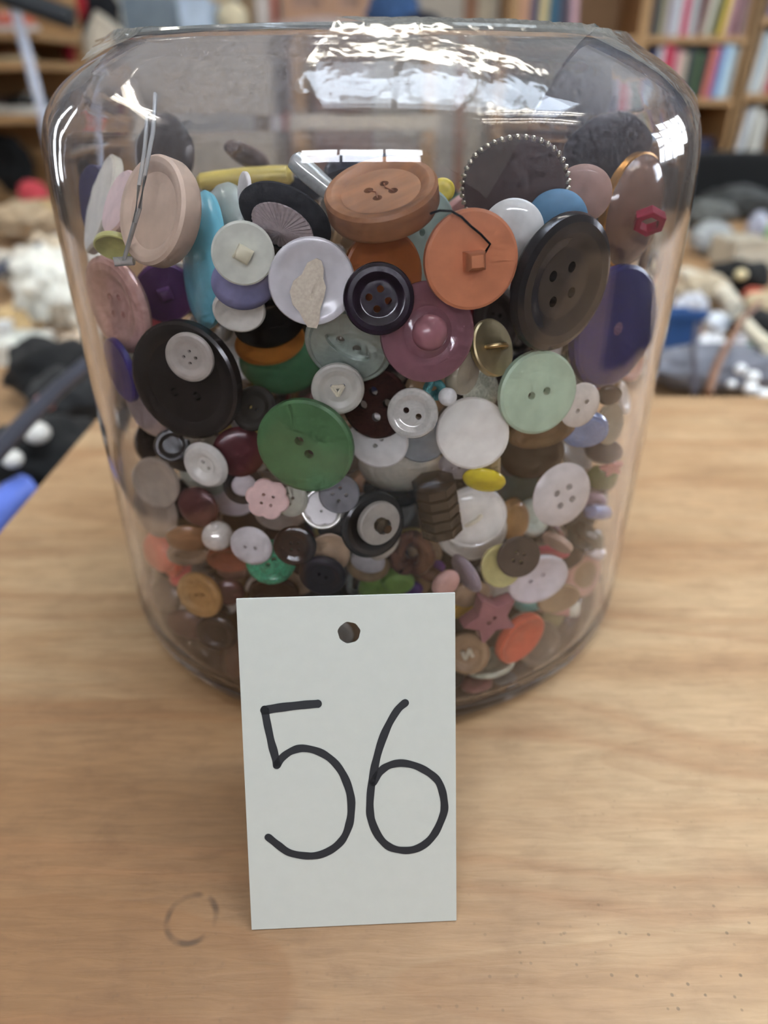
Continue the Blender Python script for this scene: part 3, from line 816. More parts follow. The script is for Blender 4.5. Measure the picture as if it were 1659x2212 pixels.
def loop_shank(root, m, h, R=0.34, r=0.075):
    pts = [(R * math.cos(t), 0, h + R * 0.75 * math.sin(t) * 1.3) for t in np.linspace(-0.15, math.pi + 0.15, 20)]
    part(root, 'shank', MB().tube(pts, r, 10), m, 'wire loop shank')
def knob_shank(root, m, h, R=0.34):
    part(root, 'shank', MB().lathe([(R, h * 0.4), (R * 0.96, h * 0.4 + R * 0.45), (R * 0.75, h * 0.4 + R * 0.75), (R * 0.4, h * 0.4 + R * 0.9), (0, h * 0.4 + R * 0.95)], 28), m, 'rounded moulded shank')
def cross_thread(root, m, h, n, hd, rad=0.045):
    pts2 = holes_xy(n, hd); q = MB()
    for i in range(len(pts2)):
        for j in range(i + 1, len(pts2)):
            if n == 4 and (i, j) not in ((0, 1), (2, 3), (0, 3)): continue
            a, b = Vector((*pts2[i], h)), Vector((*pts2[j], h))
            for k in (-1, 1):
                off = (b - a).cross(Vector((0, 0, 1))).normalized() * (0.035 * k)
                q.tube([a + Vector((0, 0, -0.05)), a + off + Vector((0, 0, 0.03)), (a + b) / 2 + off + Vector((0, 0, 0.06)), b + off + Vector((0, 0, 0.03)), b + Vector((0, 0, -0.05))], rad, 6)
    part(root, 'thread', q, m, 'stitched sewing thread')
def rope_rim(root, m, h, R=0.98, n=44):
    q = MB()
    for i in range(n):
        a = 2 * math.pi * i / n; t = MB().lathe([(0, 0.062), (0.05, 0.04), (0.07, 0), (0.05, -0.04), (0, -0.062)], 10)
        ca, sa = math.cos(a + 0.5), math.sin(a + 0.5)
        q.add([(R * math.cos(a) + p[0] * ca - p[1] * 0.7 * sa, R * math.sin(a) + p[0] * sa + p[1] * 0.7 * ca, h + p[2]) for p in t.v], t.f)
    part(root, 'rope_rim', q, m, 'silver twisted rope rim')
def scrap_cloth(root, m, h, px_poly, M):
    """torn cloth still sewn to the button, outline given in the photograph"""
    inv = M.inverted(); pl = []
    c = np.array(M.translation); n = np.array([M[i][2] for i in range(3)]); n = n / np.linalg.norm(n)
    for x, y in px_poly:
        p1, v = inner_ray(x, y); t = ((c - p1) @ n) / (v @ n); q = inv @ Vector(p1 + v * t); pl.append((q.x, q.y))
    cx_ = sum(p[0] for p in pl) / len(pl); cy_ = sum(p[1] for p in pl) / len(pl)
    vs = []; K = 7
    for k in range(K + 1):
        f = 1 - k / K * 0.98
        for x, y in pl:
            X_, Y_ = cx_ + (x - cx_) * f, cy_ + (y - cy_) * f
            vs.append((X_, Y_, h + 0.03 + 0.05 * (1 - f) + 0.07 * noise.noise(Vector((X_ * 7, Y_ * 7, 2)))))
    nn = len(pl)
    fs = [(k*nn+i, k*nn+(i+1) % nn, (k+1)*nn+(i+1) % nn, (k+1)*nn+i) for k in range(K) for i in range(nn)] + [tuple(K*nn+i for i in range(nn))]
    vs2 = [(x, y, z - 0.03) for x, y, z in vs]; n0 = len(vs)
    fs2 = [tuple(n0 + i for i in q)[::-1] for q in fs] + [(i, n0+i, n0+(i+1) % nn, (i+1) % nn) for i in range(nn)]
    part(root, 'cloth_scrap', MB().add(vs + vs2, fs + fs2), m, 'torn scrap of cream cloth', 50)
KK = 1.25          # paint albedo relative to the colour seen through the jar
N_BTN = [0]
def B(cx, cy, a, b, ang, kind, holes, col, label, th=0.12, spin=None, flip=False, depth=0.0, mk='plastic', rough=0.32, name=None, extra=None, hr=None, hd=None, k=None, vary=0.10, scale=None, cat='button', group=None):
    if spin is None: spin = (cx * 37 + cy * 91) % 180
    hfac = 0.72 if kind in ('ribbed', 'knot') else (0.8 if kind == 'ball' else th)
    c, n, X, Y, r = pose(cx, cy, a, b, ang, hfac, spin, flip, depth, label)
    M = mtx(c, n, X, Y, r)
    me = unit_button(kind, holes, th, hr, hd)
    m = mat(col, rough, mk, k if k else KK, vary, scale if scale else 2.2)
    nm = name or {'flower': 'flower_button', 'star': 'star_button', 'dome': 'domed_button', 'ball': 'pearl_button', 'fisheye': 'fisheye_button', 'bar': 'toggle_button', 'ribbed': 'ribbed_toggle', 'knot': 'knot_button', 'ring': 'ring_button', 'clover': 'clover_button'}.get(kind) or ('coat_button' if r > 0.0085 else 'shirt_button')
    if extra:
        root = empty(nm); root.matrix_world = M
        o = bpy.data.objects.new('button_body', me); COL.objects.link(o); o.parent = root
        o.data = me.copy(); o.data.materials.clear(); o.data.materials.append(m)
        tag(root, label, cat, group)
        extra(root, M, m, th)
        N_BTN[0] += 1
        return root
    o = bpy.data.objects.new(nm, me); COL.objects.link(o)
    if not me.materials: me.materials.append(None)
    o.material_slots[0].link = 'OBJECT'; o.material_slots[0].material = m
    o.matrix_world = M
    tag(o, label, cat, group); N_BTN[0] += 1
    return o

# ================================================================== THE BUTTONS THE PHOTOGRAPH SHOWS, front ones first
m_cream_thread = mat((222, 212, 188), 0.9, 'cloth', 1.1, 0.1, 30)
m_black_thread = mat((22, 22, 26), 0.8, 'cloth', 1.0, 0.1, 30)
m_silver = mat((215, 208, 190), 0.3, 'metal', 1.0, 0.1, 6)
m_brass = mat((190, 165, 118), 0.35, 'metal', 1.0, 0.1, 6)
m_bronze = mat((96, 76, 52), 0.4, 'metal', 1.0, 0.15, 6)
m_gold = mat((205, 150, 78), 0.3, 'metal', 1.0, 0.1, 6)
m_scrap = mat((226, 208, 188), 0.95, 'cloth', 1.15, 0.1, 14)
def ex_block(s=0.2, tall=0.35, asp=1.5, col=None):
    return lambda root, M, m, h: block_shank(root, mat(col, 0.35, 'plastic', KK, 0.05, 2) if col else m, h, s, tall, asp)
def ex_thread(n, hd, m=None): return lambda root, M, mm, h: cross_thread(root, m or m_cream_thread, h * 0.5, n, hd)
def ex_disc(name, kind, col, R, z, h2, mk='plastic', label=None, rough=0.35):
    def f(root, M, m, h):
        me = unit_button(kind, 0, h2).copy(); me.materials.clear(); me.materials.append(mat(col, rough, mk, KK, 0.08, 2.2))
        o = bpy.data.objects.new(name, me); COL.objects.link(o); o.parent = root; o.location = (0, 0, z); o.scale = (R, R, R)
        if label: o['label'] = label
    return f

# --- front layer, upper half
B(674, 609, 92, 91, 0, 'dish', 2, (200, 196, 198), 'large milky white two-hole button with a torn scrap of cream cloth', 0.14, spin=15, mk='plastic', rough=0.2, hr=.09, hd=.19,
  extra=lambda root, M, m, h: scrap_cloth(root, m_scrap, h * 1.0, [(683, 556), (664, 566), (652, 590), (634, 605), (626, 628), (632, 655), (646, 670), (656, 690), (664, 704), (684, 706), (690, 690), (692, 664), (700, 640), (704, 618), (698, 600), (699, 578), (694, 562)], M))
B(818, 646, 76, 76, 0, 'rim', 4, (36, 24, 36), 'blackish plum four-hole button over the orange disc', 0.10, spin=35, rough=.18, hd=.27, hr=.10)
def ex_orange(root, M, m, h):
    block_shank(root, m, h, 0.30, 0.40, 1.1)
    inv = M.inverted(); pts = []
    for (x, y, dz) in ((925, 462, .02), (945, 455, .08), (968, 456, .14), (990, 468, .16), (1010, 488, .18), (1030, 505, .24), (1050, 526, .22), (1040, 545, .16)):
        p1, v = inner_ray(x, y); c = np.array(M.translation); n = np.array([M[i][2] for i in range(3)]); n /= np.linalg.norm(n)
        q = inv @ Vector(p1 + v * (((c - p1) @ n) / (v @ n))); pts.append((q.x, q.y, h + dz * 0.6))
    part(root, 'thread', MB().tube(pts, 0.024, 8), m_black_thread, 'loose black sewing thread')
B(1017, 562, 103, 97, 75, 'flat', 0, (196, 124, 88), 'tan orange shank button turned back to front with black thread', 0.11, rough=.35, extra=ex_orange, spin=20, name='shank_button')
B(525, 548, 66, 65, 0, 'flat', 0, (205, 205, 192), 'creamy white button with a cream block shank facing out', 0.11, extra=ex_block(.36, .26, 1.25, (212, 204, 176)), spin=-30, name='shank_button')
B(825, 428, 122, 62, 10, 'wide', 4, (150, 100, 62), 'big thick wooden four-hole button with a broad rim', 0.24, flip=True, mk='wood', rough=.45, spin=25, hd=.22, hr=.085, vary=.22, scale=5,
  extra=lambda root, M, m, h: part(root, 'thread', MB().tube([(-.16, -.16, h*.6), (-.1, 0, h*.68), (-.16, .16, h*.6)], .012, 5).tube([(.16, -.16, h*.6), (.1, 0, h*.68), (.16, .16, h*.6)], .012, 5), mat((150, 92, 55), .8, 'cloth', 1, .1, 30)))
B(410, 772, 54, 46, -58, 'rim', 4, (172, 162, 152), 'small cloudy grey four-hole button lying on the big black one', 0.11, spin=10, hd=.24, hr=.07)
B(405, 822, 128, 98, -66, 'wide', 4, (46, 41, 40), 'very large black four-hole coat button with a raised rim', 0.12, spin=62, hr=.075, hd=.30, rough=.22)
B(1212, 614, 146, 88, 74, 'rim', 4, (46, 44, 46), 'huge black four-hole coat button with brown reflections', 0.12, spin=30, hr=.08, hd=.27, rough=.18)
B(1338, 708, 134, 76, 76, 'flat', 0, (44, 42, 92), 'huge flat navy blue button with a scuffed middle', 0.09, rough=.3,
  extra=lambda root, M, m, h: part(root, 'scuff', MB().lathe([(0, h + .012), (.05, h + .010), (.10, h + .004), (.14, h - .01)], 9), mat((120, 90, 110), .7, 'plastic', 1, .3, 20), 'worn mauve scuff mark'))
B(1160, 848, 90, 75, 68, 'flat', 2, (168, 188, 162), 'pale mint green flat two-hole button', 0.11, spin=-55, rough=.4, hr=.095, hd=.20)
B(660, 963, 106, 92, -38, 'flat', 2, (78, 116, 74), 'large flat leaf green two-hole button', 0.10, spin=-18, rough=.42, hr=.095, hd=.165)
B(730, 840, 57, 54, 0, 'rim', 3, (172, 168, 158), 'frosted clear three-hole button sewn with white thread', 0.13, spin=0, hr=.07, hd=.24, extra=ex_thread(3, .24), rough=.3)
B(891, 893, 55, 54, -40, 'rim', 2, (186, 182, 174), 'shell two-hole button with a pale grey dished middle', 0.13, spin=13, mk='pearl', rough=.22, hr=.12, hd=.27)
B(1020, 936, 77, 77, 0, 'flat', 0, (214, 205, 195), 'plain chalk white disc button without holes', 0.10, rough=.5)
B(753, 745, 96, 78, -22, 'fisheye', 2, (148, 158, 148), 'pale grey green fish-eye button with a leaf-shaped slot', 0.11, spin=-8, mk='pearl', rough=.3, hr=.10, hd=.21)
def ex_mauve(root, M, m, h): knob_shank(root, mat((172, 116, 122), .25, 'plastic', 1.0, .1, 3), h, .36)
B(924, 718, 106, 98, 80, 'stepped', 0, (142, 98, 106), 'big see-through mauve button with turned rings and a knob shank', 0.13, rough=.15, k=1.0, extra=ex_mauve, name='shank_button')
B(1063, 752, 62, 40, -74, 'flat', 0, (176, 160, 122), 'small brass button with its wire loop facing out', 0.12, mk='metal', rough=.42, flip=False, extra=lambda root, M, m, h: loop_shank(root, m_brass, h, .42, .085), spin=80, name='shank_button')
B(1254, 876, 50, 36, 64, 'soft', 2, (205, 196, 186), 'small bone white two-hole button beside the mint green one', 0.13, spin=-22, rough=.22, hr=.11, hd=.27)
B(1215, 1070, 72, 53, 62, 'soft', 4, (200, 192, 188), 'milky white four-hole button with see-through holes', 0.12, spin=50, rough=.25, hr=.105, hd=.30)
B(578, 1078, 47, 43, -25, 'flower', 4, (212, 178, 172), 'pale pink flower-shaped four-hole button', 0.12, spin=10, rough=.4, hr=.075, hd=.30)
B(733, 1067, 43, 41, 0, 'flat', 4, (112, 108, 112), 'slate grey four-hole button with a black edge', 0.11, spin=40, hr=.10, hd=.33, rough=.4, extra=ex_disc('rim', 'ring', (25, 24, 26), 1.02, -0.03, .10, label='black edge'))
B(444, 1005, 53, 38, -52, 'bowl', 2, (212, 205, 196), 'chunky white two-hole button with a rounded rim', 0.22, spin=2, rough=.25, hr=.08, hd=.17)
B(542, 1180, 46, 38, -34, 'soft', 2, (192, 186, 186), 'small white two-hole button overlapping a pearl one', 0.14, spin=30, hr=.085, hd=.24)
B(637, 1180, 46, 41, -20, 'rim', 4, (44, 32, 30), 'dark chocolate four-hole button above the marbled green one', 0.13, spin=25, hr=.08, hd=.24, rough=.25)
B(697, 1243, 51, 38, -14, 'rim', 2, (48, 36, 44), 'dark plum button just above the number card', 0.16, spin=-15, rough=.35)
B(1120, 1203, 47, 40, 42, 'flat', 4, (60, 49, 44), 'dark brown four-hole button resting on a lilac white one', 0.10, spin=30, hr=.09, hd=.27, rough=.4)
B(818, 1130, 49, 39, 55, 'flat', 0, (158, 150, 140), 'frosted button with a bronze shank facing out', 0.18, rough=.3, name='shank_button',
  extra=lambda root, M, m, h: part(root, 'shank', MB().lathe([(.34, h), (.30, h + .25), (.36, h + .3), (.2, h + .5), (.2, h + .62), (0, h + .62)], 10), m_bronze, 'ridged bronze shank'))
B(945, 1094, 66, 52, -20, 'ribbed', 0, (42, 36, 30), 'dark brown ribbed barrel toggle', 0.5, spin=-66, rough=.14)
B(1022, 1118, 74, 64, 25, 'groove', 0, (210, 205, 197), 'large glossy white button with cream thread through its middle', 0.20, rough=.16, spin=0,
  extra=lambda root, M, m, h: part(root, 'thread', MB().tube([(-.30, -.04, h*.80), (-.12, -.01, h*.95+.06), (.08, .02, h*.95+.07), (.24, .05, h*.8)], .07, 8), m_cream_thread, 'cream sewing thread'))
B(1056, 1330, 68, 46, 32, 'star', 2, (146, 92, 98), 'dusky mauve star-shaped two-hole button', 0.24, spin=12, rough=.45, hr=.07, hd=.12)
B(1120, 1376, 64, 29, 48, 'dish', 0, (190, 92, 66), 'burnt orange dished button below the mauve star', 0.22, rough=.35)
B(1036, 1488, 36, 21, 8, 'groove', 0, (140, 92, 82), 'rosy brown button lying on the jar floor', 0.2, flip=True)
B(1010, 1412, 47, 44, 0, 'rim', 4, (150, 120, 88), 'tan four-hole button sewn with white thread beside the card', 0.13, spin=20, extra=ex_thread(4, .24))
B(432, 1285, 54, 36, -50, 'rim', 2, (160, 120, 70), 'caramel two-hole button beside the card', 0.14, spin=60, rough=.45)
B(470, 1158, 33, 32, 0, 'ball', 0, (214, 205, 196), 'round white pearl button', 0.8, mk='pearl', rough=.12)
# --- second layer, upper half
B(828, 592, 92, 82, 85, 'flat', 0, (158, 92, 50), 'rusty orange disc partly under the plum button', 0.09, rough=.35)
B(615, 478, 103, 60, -26, 'dome', 0, (28, 28, 34), 'black fabric button with a pale pleated thread centre', 0.2, mk='cloth', flip=False,
  extra=lambda root, M, m, h: part(root, 'pleated_centre', MB().add(*(lambda n: ([(0, 0, h + .10)] + [(.66 * math.cos(2*math.pi*i/n) , .66 * math.sin(2*math.pi*i/n), h * .75 + (.035 if i % 2 else 0)) for i in range(n)] + [(.70 * math.cos(2*math.pi*i/n), .70 * math.sin(2*math.pi*i/n), 0) for i in range(n)], [(0, 1+i, 1+(i+1) % n) for i in range(n)] + [(1+i, 1+n+i, 1+n+(i+1) % n, 1+(i+1) % n) for i in range(n)]))(72)), mat((190, 174, 172), .8, 'cloth', 1.1, .1, 12), 'pale pink pleated threads'))
B(527, 612, 68, 58, 5, 'dome', 0, (140, 140, 178), 'lavender blue domed button under the cream shank button', 0.2, rough=.25)
B(517, 668, 56, 44, -8, 'dish', 0, (208, 202, 192), 'small off-white dished button below the lavender one', 0.2)
B(345, 460, 112, 62, 74, 'wide', 0, (206, 180, 158), 'thick beige cup-shaped button leaning against the wall of the jar', 0.22, rough=.5)
B(247, 660, 106, 50, -75, 'rim', 4, (212, 162, 152), 'pink shell four-hole button tilted sideways', 0.13, mk='pearl', rough=.25, vary=.18, hr=.07)
B(249, 530, 40, 25, -18, 'dish', 0, (196, 192, 122), 'small yellow green dished button', 0.25)
B(437, 566, 142, 34, 86, 'dome', 0, (112, 180, 196), 'large turquoise domed button standing on edge', 0.20, rough=.25)
B(264, 440, 70, 22, 64, 'flat', 0, (212, 178, 172), 'pale pink button seen edge on', 0.17, rough=.4)
B(222, 442, 106, 18, 68, 'flat', 0, (200, 190, 172), 'long ivory button seen edge on', 0.10, rough=.4)
B(357, 632, 62, 60, 0, 'flat', 0, (92, 54, 100), 'chunky purple button with a block shank', 0.2, extra=ex_block(.34, .3, 1.1), spin=20, rough=.4, name='shank_button')
B(480, 480, 82, 34, 80, 'soft', 0, (150, 155, 146), 'thick cloudy grey green button on edge beside the turquoise one', 0.3, rough=.3)
B(531, 412, 40, 11, 84, 'flat', 0, (212, 204, 200), 'thin white button standing on edge above the fabric one', 0.12)
B(915, 512, 96, 66, 84, 'flat', 2, (158, 176, 166), 'pale sea green two-hole button behind the wooden one', 0.09, spin=60, rough=.35)
B(1107, 500, 66, 64, 0, 'dome', 0, (212, 212, 208), 'glossy white domed button behind the tan orange one', 0.25, rough=.1)
B(1202, 476, 64, 60, 0, 'dome', 0, (98, 142, 174), 'dusty blue domed button above the huge black one', 0.22, rough=.4)
B(1402, 478, 31, 24, 10, 'hexring', 0, (160, 38, 64), 'small raspberry red six-sided bead', 0.42, spin=15, name='bead', cat='bead')
B(1375, 458, 114, 50, 82, 'dome', 0, (124, 95, 80), 'brown glossy domed button with a gold edge', 0.28, rough=.15, extra=ex_disc('rim', 'ring', (205, 150, 82), 1.03, -0.12, .12, 'metal', 'gold edge', .3))
B(1108, 404, 112, 100, 0, 'flat', 0, (86, 66, 62), 'large brown button in a silver twisted rope rim', 0.09, rough=.65, depth=.012, extra=lambda root, M, m, h: rope_rim(root, m_silver, h * .5), name='framed_button')
B(1250, 420, 62, 60, 0, 'soft', 0, (170, 136, 124), 'dusky pink button behind the blue domed one', 0.14, depth=.008)
B(205, 430, 72, 32, 80, 'flat', 0, (46, 46, 92), 'navy button seen edge on against the side of the jar', 0.10)
B(583, 704, 76, 48, 12, 'dome', 0, (36, 34, 34), 'black domed button over the amber one', 0.2, rough=.25)
B(583, 738, 76, 46, 12, 'dish', 0, (205, 130, 58), 'amber orange dished button with a chipped edge', 0.12, rough=.3)
B(606, 792, 88, 62, -4, 'soft', 0, (102, 156, 114), 'glossy jade green button with a dent in its face', 0.2, rough=.2)
B(548, 882, 50, 44, 60, 'rim', 2, (54, 50, 46), 'smoky brown two-hole button beside the big black one', 0.12, rough=.2)
B(812, 872, 76, 70, -60, 'flat', 4, (54, 31, 28), 'tortoiseshell dark red four-hole button', 0.10, spin=20, rough=.15, hr=.13, hd=.36, mk='swirl', vary=.4)
B(517, 977, 56, 54, 0, 'soft', 0, (82, 32, 37), 'maroon plain button beside the leaf green one', 0.15, rough=.3)
B(818, 953, 64, 55, -20, 'flat', 2, (206, 202, 198), 'white flat button tucked under the tortoiseshell one', 0.10, spin=70)
B(912, 952, 53, 45, 10, 'flat', 0, (150, 160, 168), 'brushed silver blue button under the shell two-hole one', 0.12, mk='metal', rough=.38)
B(865, 1008, 90, 54, 2, 'dome', 0, (192, 188, 174), 'big silvery pearl domed button', 0.32, mk='pearl', rough=.16)
B(967, 857, 20, 20, 0, 'ball', 0, (205, 202, 198), 'tiny white round bead beside the teal thread', 0.8, name='bead', cat='bead')
B(938, 842, 30, 26, 20, 'knot', 0, (84, 146, 148), 'knot of teal thread under the mauve button', 0.5, mk='cloth', name='thread_knot', cat='thread', rough=.9)
B(1041, 846, 48, 37, 82, 'soft', 0, (196, 192, 174), 'crinkled mother-of-pearl button under the brass one', 0.16, mk='pearl', rough=.14, vary=.35, scale=3.5)
B(1000, 802, 50, 24, 76, 'flat', 0, (156, 147, 128), 'cloudy taupe button on edge behind the brass one', 0.3, rough=.3)
B(985, 1008, 38, 28, -10, 'soft', 2, (158, 150, 150), 'small grey two-hole button under the chalk white disc', 0.15, spin=20)
B(1045, 1040, 46, 20, -8, 'soft', 0, (240, 192, 44), 'bright yellow button seen edge on', 0.25, rough=.2)
B(1062, 1008, 26, 20, 0, 'ribbed', 0, (160, 142, 105), 'small tan ribbed bead above the yellow button', 0.5, spin=90, name='bead', cat='bead')
B(1168, 928, 72, 34, 14, 'rim', 0, (118, 92, 60), 'bronze brown button below the mint green one', 0.16, rough=.2)
B(1150, 985, 68, 52, 12, 'soft', 0, (62, 50, 40), 'dark brown glossy button below the bronze one', 0.14, rough=.15)
B(1105, 990, 42, 40, 0, 'dome', 0, (88, 86, 90), 'smoky grey domed button beside the yellow one', 0.2, rough=.2)
B(1262, 928, 49, 36, 10, 'groove', 0, (118, 142, 186), 'pearly sky blue button under the bone white one', 0.28, mk='pearl', rough=.2)
B(1316, 915, 46, 24, 80, 'dish', 0, (136, 126, 106), 'olive grey button on edge near the side of the jar', 0.12)
B(1316, 855, 25, 20, 20, 'dome', 0, (48, 35, 32), 'tiny dark brown button under the huge navy one', 0.3, rough=.2)
B(262, 800, 70, 18, -74, 'flat', 0, (60, 50, 120), 'violet blue button on edge under the pink shell one', 0.10)
B(276, 790, 27, 21, -40, 'knot', 0, (160, 144, 104), 'khaki corded knot button against the side of the jar', 0.5, mk='cloth')
B(316, 882, 72, 31, -62, 'soft', 0, (176, 160, 160), 'lilac pearl button leaning beside the big black one', 0.22, mk='pearl', rough=.3)
# --- middle
B(372, 962, 36, 38, 0, 'rim', 0, (38, 35, 34), 'black ridged button below the lilac pearl one', 0.2)
B(394, 990, 36, 28, -30, 'dome', 0, (34, 31, 30), 'black domed button beside the chunky white one', 0.25)
B(438, 950, 40, 22, -10, 'flat', 2, (160, 154, 140), 'putty button tucked under the very large black one', 0.12, spin=10)
B(436, 1034, 52, 32, -32, 'soft', 0, (158, 158, 144), 'sage grey button under the chunky white one', 0.14)
B(340, 1042, 58, 40, -64, 'dish', 0, (176, 160, 144), 'cloudy beige oval-looking button by the side of the jar', 0.14, rough=.4)
B(322, 1102, 66, 40, -68, 'soft', 0, (160, 142, 126), 'second cloudy beige button overlapped by its twin', 0.13, rough=.4)
B(427, 1096, 47, 36, -52, 'dome', 0, (92, 52, 49), 'brick brown domed button under the sage grey one', 0.22, rough=.35)
B(382, 1112, 42, 34, -40, 'rim', 0, (64, 54, 46), 'dark umber button behind the brick brown one', 0.14)
B(526, 1048, 42, 40, 0, 'ring', 0, (52, 48, 48), 'black ring button with a white middle', 0.16, extra=ex_disc('centre', 'dome', (198, 188, 190), .62, -.05, .2, label='white middle'))
B(500, 1076, 52, 34, -14, 'dish', 0, (202, 193, 197), 'white saucer button under the black ring one', 0.16, rough=.25)
B(625, 1076, 42, 37, -60, 'soft', 4, (156, 154, 140), 'putty green four-hole button behind the pink flower', 0.13, spin=25, hr=.09, hd=.26)
B(608, 1104, 57, 38, 2, 'dish', 0, (142, 130, 120), 'taupe rimmed button under the pink flower', 0.16, rough=.25)
B(532, 1118, 52, 28, -10, 'flat', 0, (62, 56, 57), 'black thick-edged button below the white saucer one', 0.2)
B(697, 1098, 46, 46, 0, 'dish', 0, (170, 165, 154), 'clear pearly button carrying a white flower shape', 0.14, mk='pearl', rough=.14,
  extra=lambda root, M, m, h: (lambda o: (o.data.materials.clear(), o.data.materials.append(mat((208, 200, 198), .25, 'plastic', KK, .05, 2)), setattr(o, 'parent', root), setattr(o, 'scale', (.84, .84, .84)), setattr(o, 'location', (0, 0, h * 1.3)), COL.objects.link(o)))(bpy.data.objects.new('flower', unit_button('flower', 2, .12).copy())))
B(806, 1134, 74, 62, 58, 'rim', 0, (42, 38, 38), 'black rimmed button behind the frosted one', 0.13, rough=.2)
B(828, 1172, 42, 27, 50, 'flat', 0, (172, 162, 148), 'cloudy ivory button below the frosted one', 0.14, rough=.35)
B(1021, 1150, 75, 60, 20, 'groove', 0, (202, 197, 187), 'second white button stacked under the glossy white one', 0.14, rough=.25)
B(890, 1196, 58, 54, 0, 'knot', 0, (104, 66, 46), 'copper brown leather knot button', 0.5, mk='swirl', rough=.35)
B(928, 1240, 30, 34, 40, 'bar', 0, (100, 64, 46), 'copper brown leather tag below the knot', 0.55, name='leather_toggle', rough=.4)
B(585, 1214, 53, 46, -12, 'rim', 2, (52, 150, 114), 'marbled emerald green button', 0.18, spin=60, mk='swirl', rough=.2, vary=.45, scale=3)
B(710, 1195, 46, 44, 0, 'dish', 0, (160, 132, 104), 'tan dished button behind the dark plum one', 0.14)
B(795, 1212, 37, 22, -14, 'flat', 0, (210, 204, 206), 'white button lying on a tan ring', 0.16)
B(795, 1224, 47, 31, -4, 'bowl', 0, (174, 148, 112), 'tan ring-shaped button above the lime green one', 0.24, rough=.35)
B(832, 1262, 66, 40, 5, 'clover', 0, (148, 186, 92), 'lime green clover-shaped button', 0.22, rough=.4, spin=5)
B(768, 1255, 32, 16, 76, 'ring', 0, (165, 165, 160), 'clear plastic ring on edge beside the lime green button', 0.2, mk='pearl', rough=.1)
B(592, 1276, 54, 27, -4, 'dish', 0, (40, 34, 34), 'black dished button below the marbled green one', 0.18, rough=.2)
B(590, 1300, 52, 24, 0, 'soft', 0, (80, 124, 114), 'dull teal button under the black dished one', 0.16)
B(652, 1258, 27, 26, 0, 'dome', 0, (180, 154, 128), 'small sand coloured button between the green and plum ones', 0.3)
B(845, 1062, 62, 30, -10, 'rim', 0, (48, 45, 48), 'charcoal button under the big silvery pearl one', 0.16, rough=.15)
B(890, 1056, 37, 20, 14, 'dome', 0, (194, 190, 186), 'small white domed button peeping from under the pearl one', 0.22)
B(784, 1044, 22, 22, 0, 'soft', 0, (160, 112, 76), 'small caramel button beside the slate grey one', 0.2)
B(740, 1146, 52, 20, -6, 'flat', 0, (44, 36, 36), 'blackish brown button on edge under the flower button', 0.16)
B(1112, 1122, 46, 30, 86, 'soft', 0, (158, 118, 70), 'thick amber brown button on edge beside the white stack', 0.3, rough=.3)
B(1152, 1118, 42, 34, 80, 'bowl', 0, (196, 206, 192), 'pale mint dished button behind the milky four-hole one', 0.25)
B(1115, 1062, 66, 42, 12, 'dish', 0, (70, 92, 88), 'dark teal glassy button under the yellow one', 0.12, rough=.12)
B(1122, 1036, 24, 12, -20, 'soft', 0, (160, 105, 88), 'small rose brown button above the dark teal one', 0.25)
B(1302, 975, 37, 28, -10, 'dome', 0, (36, 40, 54), 'dark navy domed button under the sky blue one', 0.25, rough=.3)
B(1340, 1010, 28, 18, 20, 'star', 0, (196, 118, 112), 'little coral pink star button at the side of the jar', 0.18)
B(1300, 1034, 33, 26, 0, 'dome', 0, (80, 96, 44), 'moss green domed button', 0.4, rough=.18)
B(1310, 1106, 40, 17, -64, 'bar', 0, (112, 128, 176), 'periwinkle blue bar toggle', 0.42)
B(1284, 1086, 25, 20, 0, 'groove', 0, (160, 134, 150), 'small mauve button beside the blue bar', 0.4)
B(1272, 1160, 46, 24, -20, 'knot', 0, (42, 50, 45), 'blackish green knot button', 0.4, rough=.2)
B(1252, 1120, 40, 30, 50, 'flat', 0, (52, 56, 58), 'charcoal button behind the milky four-hole one', 0.16)
B(1204, 1172, 33, 11, -32, 'flat', 0, (178, 152, 136), 'beige button on edge above the coral strip', 0.2)
B(1190, 1194, 37, 10, 0, 'flat', 0, (224, 104, 116), 'coral pink flat button seen edge on', 0.17)
B(1160, 1250, 67, 43, 32, 'dish', 2, (198, 192, 197), 'large lilac white two-hole button', 0.13, spin=-5, hr=.08, hd=.22, rough=.25)
B(1082, 1222, 48, 42, 70, 'dish', 0, (174, 164, 108), 'khaki yellow dished button under the dark brown one', 0.14, rough=.35)
B(1230, 1195, 40, 32, 40, 'dome', 0, (58, 45, 38), 'dark brown button beside the coral strip', 0.2)
B(1278, 1240, 52, 36, 62, 'ring', 0, (196, 152, 138), 'rose pink ring button near the side of the jar', 0.16, extra=ex_disc('centre', 'dish', (150, 124, 92), .64, -.05, .2, label='tan middle'))
B(1305, 1185, 34, 16, -30, 'soft', 0, (190, 176, 176), 'pale pearl button above the rose pink ring', 0.25, mk='pearl')
B(1248, 1292, 52, 30, 24, 'dish', 0, (150, 126, 96), 'tan button behind the pink and cream one', 0.14)
